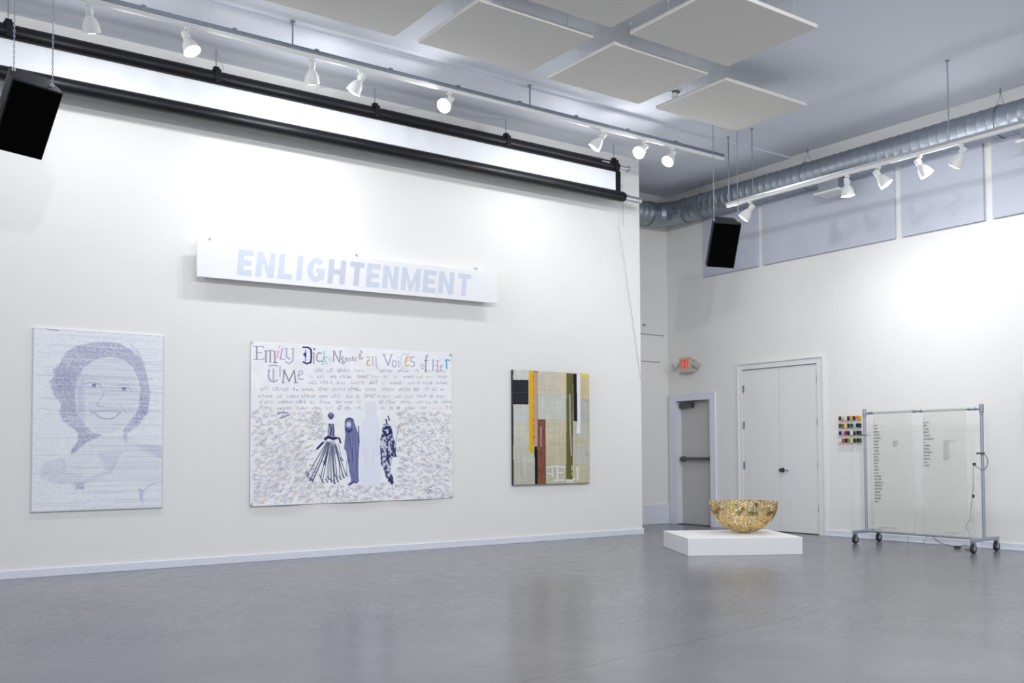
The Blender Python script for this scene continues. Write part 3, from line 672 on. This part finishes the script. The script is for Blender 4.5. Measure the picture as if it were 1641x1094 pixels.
    T([(1022,192),(1014,205),(1020,222),(1032,220),(1036,205),(1026,192)],4,G,.6); T([(1060,140),(1050,146),(1047,190),(1047,238)],6,(105,105,110)); T([(1038,172),(1058,172)],4,(105,105,110))
    T([(1094,168),(1094,230)],7,V); T([(1124,172),(1124,236)],7,V); T([(1094,200),(1124,203)],4,V); T([(1086,168),(1102,168)],3,V); T([(1086,232),(1102,232)],3,V); T([(1116,172),(1132,172)],3,V); T([(1116,237),(1134,237)],3,V)
    T([(1160,198),(1142,200),(1142,228),(1156,234)],5,V); T([(1142,214),(1158,208)],4,V)
    T([(1182,170),(1184,218)],10,(95,180,225),1); T([(1174,172),(1184,166),(1202,170)],8,(95,180,225),1)
    T([(143,207),(165,202),(187,206)],7,V); T([(142,228),(138,262),(146,290),(165,300),(184,290)],8,V); T([(165,225),(165,288)],7,V)
    T([(200,208),(200,268)],6,V,.7); T([(216,302),(222,232),(248,296),(276,232),(284,302)],7,G); T([(208,304),(226,304)],3,B); T([(274,304),(296,304)],4,B); T([(212,230),(228,230)],3,G)
    T([(302,262),(322,250),(318,234),(304,236),(298,262),(304,284),(326,282)],5,V)
    T([(188,485),(215,476),(240,480)],7,(120,125,160)); T([(200,510),(228,500),(252,490)],7,(120,125,160))
    T([(1085,915),(1060,925),(1062,940),(1078,938),(1050,952),(1066,958),(1082,948)],4,(130,130,160)); T([(470,935),(460,955),(470,970)],5,(150,150,180)); T([(512,930),(512,970)],4,(160,160,185)); T([(545,930),(545,970)],4,(160,160,185))
    # four figures
    N = (36, 38, 92)
    x = q([(478, 498)])[0]; A.ell(x[0], x[1], 17, 20, (110, 114, 150), .9, .5); T([(465,490),(478,515),(492,492)],6,N)
    A.poly(q([(462,545),(494,545),(500,625),(458,625)]), (120, 128, 160), .75, 2); T([(470,545),(482,575),(475,610)],7,N); T([(490,545),(494,580),(490,615)],6,N)
    T([(446,632),(462,622),(490,632),(505,628)],16,N,.95); T([(500,625),(525,630),(532,655)],10,N); T([(432,655),(402,688)],12,N,.95); T([(450,640),(390,700)],4,N,.7)
    for (a, b, c_, d_, w) in ((452,650,345,850,3),(452,660,350,840,3),(458,650,362,875,5),(462,655,375,880,6),(468,655,440,780,9),(462,700,420,860,4),(470,660,430,885,4),(478,660,465,870,4),(484,660,480,885,5),(486,680,497,892,7),(492,670,515,885,4),(498,670,530,870,4),(502,665,548,860,5),(505,665,565,850,4),(478,680,455,885,3),(490,700,505,860,3),(520,660,540,760,3)):
        T([(a, b), ((a+c_)/2+rg.normal()*4, (b+d_)/2), (c_, d_)], w, (46, 50, 95) if w > 3 else (90, 96, 125), .85)
        T([(c_-6, d_-18), (c_+5, d_)], 7, (60, 64, 105), .6)
    A.poly(q([(452,645),(500,645),(520,720),(470,730),(430,720)]), (120, 125, 150), .45, 3)
    A.poly(q([(556,530),(566,512),(584,506),(605,515),(614,545),(634,600),(642,655),(635,760),(636,885),(608,890),(585,905),(572,900),(592,880),(578,790),(562,700),(552,690),(560,610),(556,570)]), (108, 114, 160), .95, 1)
    x = q([(579, 548)])[0]; A.ell(x[0], x[1], 14, 17, (215, 218, 232), .95, .4); T([(564,575),(580,592),(596,578)],12,(46,48,110)); T([(562,530),(570,515),(590,512),(604,530)],6,(60,64,120))
    for k in range(26): X0 = 566+rg.random()*66; Y0 = 600+rg.random()*180; T([(X0, Y0), (X0+rg.normal()*5, Y0+60+rg.random()*50)], 3, [(60,66,120),(150,156,195),(85,92,140)][rg.integers(0,3)], .7)
    T([(636,560),(640,655)],7,(50,52,105),.7); T([(600,885),(625,890)],8,(60,64,115)); T([(575,902),(600,890)],7,(60,64,115))
    A.poly(q([(668,450),(672,425),(690,412),(712,410),(735,422),(745,450),(742,500),(760,530),(765,700),(768,905),(645,905),(640,700),(655,545),(680,510)]), (234, 236, 247), 1, 2)
    x = q([(707, 470)])[0]; A.ell(x[0], x[1], 24, 34, (232, 233, 232), .9, .3)
    for k in range(14): X0 = 655+rg.random()*100; Y0 = 600+rg.random()*150; T([(X0, Y0), (X0+rg.normal()*3, Y0+120)], 3, (214, 217, 236), .5)
    body = [(785,545),(828,550),(842,600),(862,690),(862,738),(840,745),(832,780),(826,820),(842,860),(848,898),(822,898),(800,862),(790,820),(770,780),(766,700),(764,640),(772,600)]
    m = A.pmask(q(body), 1)*(np.clip((A.noise(150, 90)-.42)*6, 0, 1)); A.blend(m, N, .95); A.poly(q(body), (120, 128, 165), .30, 1)
    for pts, w in (([(790,575),(820,565),(828,600),(802,615),(786,590)],14),([(812,500),(820,525)],7),([(800,520),(806,548)],9),([(808,690),(812,760),(822,785)],9),([(846,690),(858,735)],11),([(772,640),(780,610)],7),([(770,690),(776,790)],7),([(822,870),(836,896)],13),([(842,650),(846,690)],9)):
        T(pts, w, N, .9)
    T([(880,552),(868,600),(858,690)],3,(95,95,115)); 
    for xx, yy in ((52, 68), (1208, 138), (52, 1015), (1212, 980)): x = q([(xx, yy)])[0]; A.ell(x[0], x[1], 7, 7, (150, 150, 160), .8, .6)
    YL = 10.657
    t = thing('lettered_paper_collage', 'large unframed paper sheet covered in handwriting with a coloured title and four standing figures', 'artwork', (5.33, YL, 1.55))
    x0, x1_, zt, zb = 3.985, 6.67, 2.485, .625
    def depth(U, Vv):
        edge = np.clip((Vv-.55)/.45, 0, 1)**2
        return .008+edge*(.028*np.abs(np.sin(U*math.pi*3+.15))**1.5)*(1-.35*U)+.012*np.exp(-(U/.06)**2)*np.clip(Vv*1.6, 0, 1)+.006*np.sin(U*9+2)*np.sin(Vv*7)
    g = A.grid('paper_sheet', (x0, YL-.001, zt), (x1_-x0, 0, .012), (0, 0, zb-zt), t, depth)
    so = g.modifiers.new('thickness', 'SOLIDIFY'); so.thickness = .001
    for x, z in ((x0+.02, zt-.02), (x1_-.02, zt-.01), (x1_-.02, zb+.03), (x0+.02, zb+.03)):
        MB().lathe([(.006, 0), (.006, .022), (.012, .023), (.012, .028)], (x, YL, z), (0, -1, 0), 8).build('pin', M['silver'], t)
collage()

# -- abstract canvas (frame 640 x 965)
def canvas():
    A = Art(260, 392, 640, 965, (216, 214, 200))
    def q(pts):
        out = []
        for x, y in pts:
            u = (x-120)/638.; yt = 65+32*u; yb = 1030-17*u; out.append((u*640, (y-yt)/(yb-yt)*965))
        return out
    def Rr(x0, y0, x1, y1, c, a=1., soft=0): A.poly(q([(x0, y0), (x1, y0), (x1, y1), (x0, y1)]), c, a, soft)
    for b, c in (((122,60,250,155),(222,221,216)),((325,75,520,270),(216,210,190)),((515,85,560,300),(226,212,178)),((325,270,560,480),(212,213,203)),((125,355,250,490),(214,216,212)),
              ((125,490,250,690),(216,214,200)),((125,690,290,840),(209,208,194)),((125,840,290,1035),(200,199,184)),((385,480,560,665),(214,206,180)),((385,665,560,850),(206,199,170)),
              ((385,850,560,1025),(200,198,176)),((615,490,765,670),(204,202,186)),((615,670,765,850),(204,202,190)),((615,850,765,1020),(208,200,172)),((680,100,765,310),(218,202,160)),((680,310,765,490),(196,198,190))):
        Rr(*b, c)
    A.I *= (1-.07*A.noise(90, 10)[..., None]-.07*A.noise(14, 140)[..., None]+.02)
    for y, xs in ((270, (325, 520)), (290, (330, 560)), (478, (330, 560)), (668, (385, 760)), (845, (385, 760)), (490, (130, 760)), (690, (130, 290)), (838, (125, 290)), (300, (680, 760))):
        A.line(q([(xs[0], y), (xs[1], y+RNG.normal()*3)]), 4, (190, 190, 170), .5)
    for x, ys in ((395, (80, 480)), (515, (90, 300)), (560, (100, 480)), (480, (700, 850)), (520, (670, 800))): A.line(q([(x, ys[0]), (x+2, ys[1])]), 4, (222, 220, 206), .5)
    A.line(q([(385,670),(555,670)]), 6, (206,190,110), .8); A.line(q([(615,672),(760,674)]), 9, (205,185,100), .85); A.line(q([(420,280),(512,290)]), 7, (172,186,190), .7)
    A.line(q([(135,465),(235,470)]), 18, (196,208,220), .6); A.line(q([(190,700),(230,692)]), 12, (180,200,215), .6); A.line(q([(140,815),(240,825)]), 8, (178,188,190), .6); A.line(q([(690,490),(758,490)]), 9, (160,172,176), .8)
    A.line(q([(700,310),(755,322)]), 10, (150,160,165), .6); Rr(685, 98, 755, 125, (232, 214, 90), .85, 1); Rr(515, 90, 560, 110, (228, 208, 110), .7, 1); A.line(q([(525,610),(530,645)]), 10, (205,180,70), .7); A.line(q([(715,770),(740,772)]), 5, (110,110,110), .7)
    Rr(118, 150, 246, 355, (38, 38, 46))
    for y in range(165, 350, 9): A.line(q([(128, y), (236, y+RNG.normal()*2)]), 2, (80, 80, 92), .5)
    A.line(q([(118,260),(246,252)]), 4, (90, 90, 105), .6)
    Rr(248, 72, 282, 760, (228, 178, 22)); Rr(282, 740, 290, 760, (120, 150, 160), .5)
    A.poly(q([(282,76),(320,78),(318,690),(300,708),(278,700)]), (196, 160, 134)); A.line(q([(290,78),(318,80)]), 12, (130, 80, 60), .8)
    for k in range(14): y = 100+RNG.random()*560; A.line(q([(283+RNG.random()*4, y), (285, y+25)]), 5, (120, 90, 80), .6)
    A.line(q([(318,80),(318,480)]), 4, (120,100,90), .7); A.ell(*q([(285, 630)])[0], 6, 6, (70, 60, 60), .8)
    A.poly(q([(290,710),(315,700),(316,1022),(292,1022)]), (26, 26, 30))
    Rr(316, 482, 382, 1022, (136, 84, 66))
    for k in range(90): y = 490+RNG.random()*520; x = 318+RNG.random()*58; A.line(q([(x, y), (x+RNG.normal()*4, y+20+RNG.random()*30)]), 4, [(96,56,48),(170,112,92),(70,48,48),(150,90,60)][RNG.integers(0,4)], .55)
    A.line(q([(346,545),(344,700)]), 13, (168,160,164), .85); A.line(q([(360,560),(362,620)]), 6, (60,30,30), .6); A.line(q([(318,484),(376,486)]), 8, (50,45,45), .8); A.line(q([(378,490),(380,1015)]), 5, (60,40,40), .7)
    A.poly(q([(560,92),(618,94),(608,978),(552,975)]), (106, 101, 56))
    A.I[:, :] = A.I
    A.line(q([(588,270),(590,560),(598,780)]), 11, (200,202,186), .8); A.line(q([(600,870),(600,905)]), 9, (220,220,210), .8); A.line(q([(600,925),(602,945)]), 9, (225,205,40), .9); A.line(q([(556,976),(605,978)]), 6, (60,60,40), .8)
    A.poly(q([(618,95),(648,97),(650,495),(618,492)]), (30, 30, 36))
    A.poly(q([(650,97),(678,98),(676,600),(642,595),(655,480)]), (235, 235, 242))
    W_ = (232, 232, 232)
    for pts, w in (([(395,880),(470,870),(545,880)],14),([(435,880),(440,960)],10),([(480,880),(478,985)],16),([(480,925),(520,925)],12),([(450,990),(530,985)],14),([(555,990),(600,988),(625,975)],14),([(648,880),(652,985)],18),([(400,930),(440,940)],12)):
        A.line(q(pts), w, W_, .8)
    A.line(q([(215,820),(210,940)]), 10, (224,224,212), .6)
    A.line(q([(122,65),(122,105)]), 8, (50,50,55), .8); A.line(q([(122,370),(122,690)]), 6, (60,55,60), .8); A.line(q([(122,820),(122,1030)]), 6, (60,60,65), .8); A.line(q([(120,1027),(757,1010)]), 5, (120,116,100), .8)
    YL = 10.657
    t = thing('abstract_canvas', 'abstract canvas of cream patches with yellow, brown, olive and black vertical strips', 'painting', (8.29, YL, 1.55))
    x0, x1_, zt, zb = 7.617, 8.955, 2.330, .778
    MB().box((x0, YL-.038, zb), (x1_, YL, zt)).build('canvas_edge', M['edge'], t)
    A.grid('painted_face', (x0, YL-.0395, zt), (x1_-x0, 0, 0), (0, 0, zb-zt), t)
canvas()

# ------------------------------------------------------------------ painting at the right picture edge
XA = XB-.003
t = thing('framed_painting', 'maroon-edged painting of which only a sliver shows at the right picture edge', 'painting', (XA, 5.5, 1.57))
MB().box((XB-.045, 4.95, 1.205), (XA, 5.915, 1.925)).build('canvas_edge', M['maroon'], t, bevel=.003)
MB().box((XB-.048, 4.97, 1.225), (XB-.045, 5.895, 1.905)).build('painted_face', M['pic'], t)

# ------------------------------------------------------------------ sixteen two-tone blocks
BR = ('top', 'second', 'third', 'bottom'); BCn = ('left', 'second', 'third', 'right')
C_ = dict(dred=(96, 22, 36), cream=(222, 205, 120), white=(222, 224, 226), maroon=(80, 16, 38), amber=(208, 158, 34), navy=(26, 28, 88), orange=(238, 118, 24), green=(20, 84, 52), rust=(198, 98, 36), dgrey=(60, 54, 52), dgreen=(28, 66, 44), pale=(206, 218, 216), black=(18, 16, 20), plum=(44, 20, 40), pink=(222, 208, 214), red=(142, 22, 40), khaki=(176, 158, 76), vermilion=(226, 84, 48), mgreen=(26, 100, 48))
NM = dict(dred='dark red', dgrey='dark grey', dgreen='dark green', pale='pale green white', plum='plum black', pink='pinkish white', mgreen='bright green')
mats = {k: mat(NM.get(k, k)+' block paint', rgb(*v), .5, noise=.08, scale=60) for k, v in C_.items()}
rows = [[('dred','cream'),('white','maroon'),('amber','navy'),('orange','amber')], [('green','rust'),('cream','dgrey'),('dgreen','pale'),('black','plum')],
        [('navy','pink'),('red','dgrey'),('white','dgreen'),('black','navy')], [('white','vermilion'),('black','khaki'),('cream','maroon'),('black','mgreen')]]
for r in range(4):
    for k in range(4):
        y = 8.519-.0945*k; z = 1.676-.104*r; a, b = rows[r][k]; an, bn = NM.get(a, a), NM.get(b, b)
        t = thing('painted_block', ('small %s and %s block, %s in the %s row' % (an, bn, BCn[k], BR[r])), 'painted block', (XB, y-.02, z), 'small two-tone blocks in a grid on the back wall')
        MB().box((XB-.062, y-.042, z-.028), (XB, y, z+.028)).build('block_body', mats[b], t, bevel=.002)
        MB().box((XB-.066, y-.042, z-.028), (XB-.062, y, z+.028)).build('block_face', mats[a], t)

# ------------------------------------------------------------------ plinth and gold bowl
t_ = math.radians(-30.57); PX, PY = 8.287, 8.068
TP = Matrix.Translation((PX, PY, 0)) @ Matrix.Rotation(t_, 4, 'Z')
o = MB().box((0, 0, 0), (1.377, 1.172, .205)).build('plinth', M['plinth'], T=TP, bevel=.004)
tag(o, 'low square white plinth on the grey floor carrying the gold bowl', 'plinth')

STROKES = {'F': [((0,0),(0,1)),((0,1),(.7,1)),((0,.55),(.55,.55))], 'O': [((.1,0),(.6,0)),((.6,0),(.7,.5)),((.7,.5),(.6,1)),((.6,1),(.1,1)),((.1,1),(0,.5)),((0,.5),(.1,0))],
    'R': [((0,0),(0,1)),((0,1),(.6,1)),((.6,1),(.65,.6)),((.65,.6),(0,.5)),((.25,.5),(.7,0))], 'W': [((0,1),(.2,0)),((.2,0),(.4,.8)),((.4,.8),(.6,0)),((.6,0),(.8,1))],
    'H': [((0,0),(0,1)),((.65,0),(.65,1)),((0,.5),(.65,.5))], 'I': [((.1,0),(.1,1))], 'N': [((0,0),(0,1)),((0,1),(.65,0)),((.65,0),(.65,1))], 'D': [((0,0),(0,1)),((0,1),(.45,.95)),((.45,.95),(.7,.5)),((.7,.5),(.45,.05)),((.45,.05),(0,0))],
    'S': [((.65,.95),(.1,.95)),((.1,.95),(.05,.55)),((.05,.55),(.65,.45)),((.65,.45),(.6,.05)),((.6,.05),(0,.05))], 'T': [((0,1),(.7,1)),((.35,0),(.35,1))], 'E': [((0,0),(0,1)),((0,1),(.6,1)),((0,.5),(.5,.5)),((0,0),(.6,0))],
    'L': [((0,0),(0,1)),((0,0),(.6,0))], 'B': [((0,0),(0,1)),((0,1),(.55,.9)),((.55,.9),(.5,.55)),((.5,.55),(0,.5)),((.5,.55),(.65,.2)),((.65,.2),(0,0))]}
def bowl():
    """hemisphere pierced between rows of metal letters"""
    R0 = .412; cx, cy, cz = 9.40, 8.19, .205+.395; NA, NP = 560, 150
    I = np.zeros((NP, NA)); amax = math.pi/2
    def stroke(xa, ya, xb, yb, w):
        ys = np.arange(NP)[:, None]; x0 = int(min(xa, xb)-w-2); x1_ = int(max(xa, xb)+w+3); xs = np.arange(x0, x1_)[None]
        dx, dy = xb-xa, yb-ya; tt = np.clip(((xs-xa)*dx+(ys-ya)*dy)/(dx*dx+dy*dy+1e-9), 0, 1)
        D = np.hypot(xs-xa-tt*dx, ys-ya-tt*dy); m = D < w/2; I[:, np.arange(x0, x1_) % NA] = np.maximum(I[:, np.arange(x0, x1_) % NA], m)
    txt = 'FORWHINDSTELBLOOD'; y = 0; row = 0; scale = 1.0
    while y < NP-14:
        h = 30 if row < 2 else (20 if row < 4 else 15); lat = math.cos(y/NP*amax)
        w = h/max(.28, lat)*.72; x = RNG.random()*20
        k = row*5; n = max(5, round(NA/(w*1.08))); stp = NA/n
        for i in range(n):
            ch = txt[(k+i) % len(txt)]; tw = 6.8 if row < 2 else 4.9; jit = RNG.integers(-2, 3) if row == 0 else 0
            for (a, b), (c, d) in STROKES[ch]: stroke(x+i*stp+a*w, y+jit+(1-b)*h+1, x+i*stp+c*w, y+jit+(1-d)*h+1, tw)
        y += h-3; row += 1
    I[NP-16:] = 1
    vs = {}; V_ = []; F_ = []; jit_ = RNG.normal(size=(40, 63)); k_off = RNG.integers(0, 11, 63)
    def vid(i, j):
        i %= NA
        if (i, j) not in vs:
            th = 2*math.pi*i/NA; ph = j/NP*amax
            rr = R0*(1+.006*math.sin(i*.9)*math.sin(j*.7)); rr *= 1+.012*jit_[(j+k_off[i//9 % 63])//11 % 40, i//9 % 63]+.004*jit_[j//3 % 40, i//3 % 63]; vs[(i, j)] = len(V_)
            V_.append((cx+rr*math.cos(ph)*math.cos(th), cy+rr*math.cos(ph)*math.sin(th), cz-.395*math.sin(ph)))
        return vs[(i, j)]
    for j in range(NP-1):
        for i in range(NA):
            if I[j, i]: F_.append((vid(i, j), vid(i+1, j), vid(i+1, j+1), vid(i, j+1)))
    mb = MB(); mb.add(V_, F_)
    o = mb.build('letter_bowl', M['gold']); o.data.materials.append(M['bronze'])
    hsh = RNG.random((12, 40)); rim = RNG.random((12, 40))
    for p in o.data.polygons:
        c = p.center; th = int((math.atan2(c.y-cy, c.x-cx)+math.pi)/6.3*38); jj = int((cz-c.z)/.055)
        if hsh[jj % 12, th] < (.42 if jj in (1, 2) else .14 if jj > 2 else .05): p.material_index = 1
    so = o.modifiers.new('thickness', 'SOLIDIFY'); so.thickness = .006; so.offset = -1
    tag(o, 'gold openwork bowl made of metal letters, resting on the white plinth', 'bowl')
bowl()

# ------------------------------------------------------------------ rolling rack with vinyl sheets
XR = 11.36
t = thing('rolling_rack', 'grey metal garment rack on four casters standing by the back wall', 'rack', (XR, 7, 0))
ya, yb = 7.80, 6.20
for y, c in ((ya, 'left'), (yb, 'right')):
    MB().tube([(XR, y, .15), (XR, y, 1.75)], .0185, 12).lathe([(.024, 1.66), (.026, 1.67), (.026, 1.765), (.015, 1.775)], (XR, y, 0), (0, 0, 1), 12).build('upright_post', M['rack'], t, smooth=True)
    MB().box((11.07, y-.022, .135), (11.67, y+.022, .175)).build('foot_rail', M['rack'], t, bevel=.005)
    for x in (11.11, 11.63):
        cas = MB().box((x-.018, y-.016, .115), (x+.018, y+.016, .137)).box((x-.02, y-.024, .045), (x+.02, y-.018, .125)).box((x-.02, y+.018, .045), (x+.02, y+.024, .125)).build('caster', M['steel'], t)
        MB().lathe([(.030, -.015), (.055, -.014), (.058, -.006), (.058, .006), (.055, .014), (.030, .015)], (x, y, .058), (0, 1, 0), 20).build('tyre', M['rubber'], cas, smooth=True)
        MB().lathe([(.006, -.026), (.03, -.018), (.03, .018), (.006, .026)], (x, y, .058), (0, 1, 0), 16).build('wheel_hub', M['silver'], cas, smooth=True)
MB().tube([(XR, ya, 1.715), (XR, yb, 1.715)], .015, 12).build('top_rail', M['rack'], t, smooth=True)
MB().tube([(XR, ya, .155), (XR, yb, .155)], .015, 12).build('bottom_rail', M['rack'], t, smooth=True)
for y in (7.72, 7.685, 7.07, 6.98, 6.35, 6.28):
    MB().lathe([(.019, -.012), (.019, .012)], (XR, y, 1.715), (0, 1, 0), 12).build('rail_collar', M['steel'], t, smooth=True)
rs = random.Random(3)
def text_rows(mb, y0, z0, n, dz, lens, h, x):
    for i in range(n):
        y = y0; z = z0-dz*i; L = lens[i]
        while L > 0:
            w = rs.choice((.010, .013, .015))
            a = rs.random()
            mb.box((x-.0008, y-w*.75, z), (x, y-w*.75+.0055, z+h*(.6 if a < .4 else 1)))
            mb.box((x-.0008, y-w*.7, z+(h*.4 if a < .5 else 0)), (x, y, z+(h*.4 if a < .5 else 0)+.006))
            y -= w+.002; L -= w+.002
def sheet(y0, y1, lb, cols_):
    s_ = thing('vinyl_sheet', lb, 'vinyl sheet', (XR-.02, (y0+y1)/2, 1.7), 'translucent vinyl sheets hung on the rack')
    mb = MB(); pts = []
    prof = [(XR-.022, .17), (XR-.024, .9), (XR-.023, 1.5), (XR-.022, 1.70)] + [(XR+math.cos(a)*.022, 1.715+math.sin(a)*.022) for a in np.linspace(math.pi, 0, 7)]
    vs = [(x, y, z) for x, z in prof for y in (y1, y0)]; fs = [(2*i, 2*i+1, 2*i+3, 2*i+2) for i in range(len(prof)-1)]
    mb.add(vs, fs); mb.build('sheet', M['sheet'], s_, smooth=True)
    for (yy, zz, n, dz, L, h, mt) in cols_:
        m2 = MB(); text_rows(m2, yy, zz, n, dz, L, h, XR-.028); m2.build('printed_words', M[mt], s_)
LA = [.01,.05,.05,.07,.09,.10,.07,.065,.075,.065,.07,.07,.065,.06,.055,.07,.06,.10,.10,.12,.11,.10,.075,.09,.08,.05]
LB = [.01,.07,.045,.07,.065,.09,.13,.03,.075,.07,.10,.075,.085,.045,.065]
sheet(7.66, 7.10, 'translucent vinyl sheet with a long column of words, left of the two on the rack', [(7.65, 1.58, 26, .0415, LA, .025, 'ink'), (7.37, 1.335, 6, .014, [.08,.07,.08,.06,.07,.05], .008, 'faintink'), (7.60, .215, 1, .02, [.22], .005, 'faintink')])
sheet(6.95, 6.38, 'translucent vinyl sheet with a shorter column of words, right of the two on the rack', [(6.94, 1.60, 15, .0415, LB, .025, 'ink'), (6.68, 1.33, 14, .018, [.15,.09,.07,.06,.08,.06,.07,.09,.06,.07,.08,.07,.06,.05], .009, 'faintink'), (6.68, .205, 1, .02, [.18], .005, 'faintink')])
o = MB().tube(bez([(XR-.035, 7.83, 1.43), (XR-.035, 7.78, 1.425), (XR-.03, 7.70, 1.42)], 5), .004, 6).lathe([(.012, -.02), (.012, .02)], (XR-.035, 7.84, 1.43), (0, 1, 0), 8).build('clamp_rod', M['darkmetal'])
tag(o, 'thin dark rod clamped to the left post of the rack', 'rod')
o = MB().tube(bez([(XR-.032, 6.24, 1.18), (XR-.032, 6.19, 1.18), (XR-.032, 6.14, 1.15), (XR-.032, 6.12, 1.07), (XR-.032, 6.15, 1.0), (XR-.032, 6.20, .985), (XR-.032, 6.29, 1.04)], 6), .0055, 6).build('cable_loop', M['cable'])
tag(o, 'grey cable looped around the right post of the rack', 'cable')
MB().box((XR-.05, 6.16, 1.168), (XR-.020, 6.25, 1.190)).build('cable_tie', M['darkmetal'], o)
o = MB().tube(bez([(XR-.045, 6.29, 1.04), (XR-.045, 6.295, .8), (XR-.045, 6.32, .62), (XR-.045, 6.34, .45), (XR-.045, 6.35, .38), (XR-.045, 6.40, .30), (XR-.045, 6.36, .22), (XR-.045, 6.33, .12), (XR+.03, 6.36, .008)], 6), .003, 6).build('power_cord', M['cable'])
tag(o, 'thin cord dropping from a small plug to the floor beside the right rack post', 'cord')
MB().box((XR-.035, 6.28, 1.03), (XR-.005, 6.305, 1.065)).build('plug', M['rubber'], o); MB().box((XR-.03, 6.305, .645), (XR-.01, 6.325, .685)).build('cord_switch', M['rubber'], o)
o = MB().tube(bez([(11.50, 6.95, .13), (11.50, 6.85, .06), (11.50, 6.72, .035), (11.50, 6.62, .02), (11.52, 6.55, .05), (11.5, 6.45, .045), (11.52, 6.40, .012), (11.46, 6.50, .008), (11.42, 6.44, .01), (XR+.03, 6.36, .008)], 6), .004, 6).box((11.48, 6.60, .005), (11.54, 6.66, .035)).build('floor_cable', M['darkcable'])
tag(o, 'dark cable lying in loops on the floor under the rack', 'cable')
o = MB().tube([(11.52, 7.28, .14), (11.50, 7.30, .035), (11.50, 7.08, .035), (11.51, 7.02, .14)], .003, 6).build('wire_hook', M['cable'])
tag(o, 'thin bent wire hanging below the middle of the rack bottom rail', 'wire')
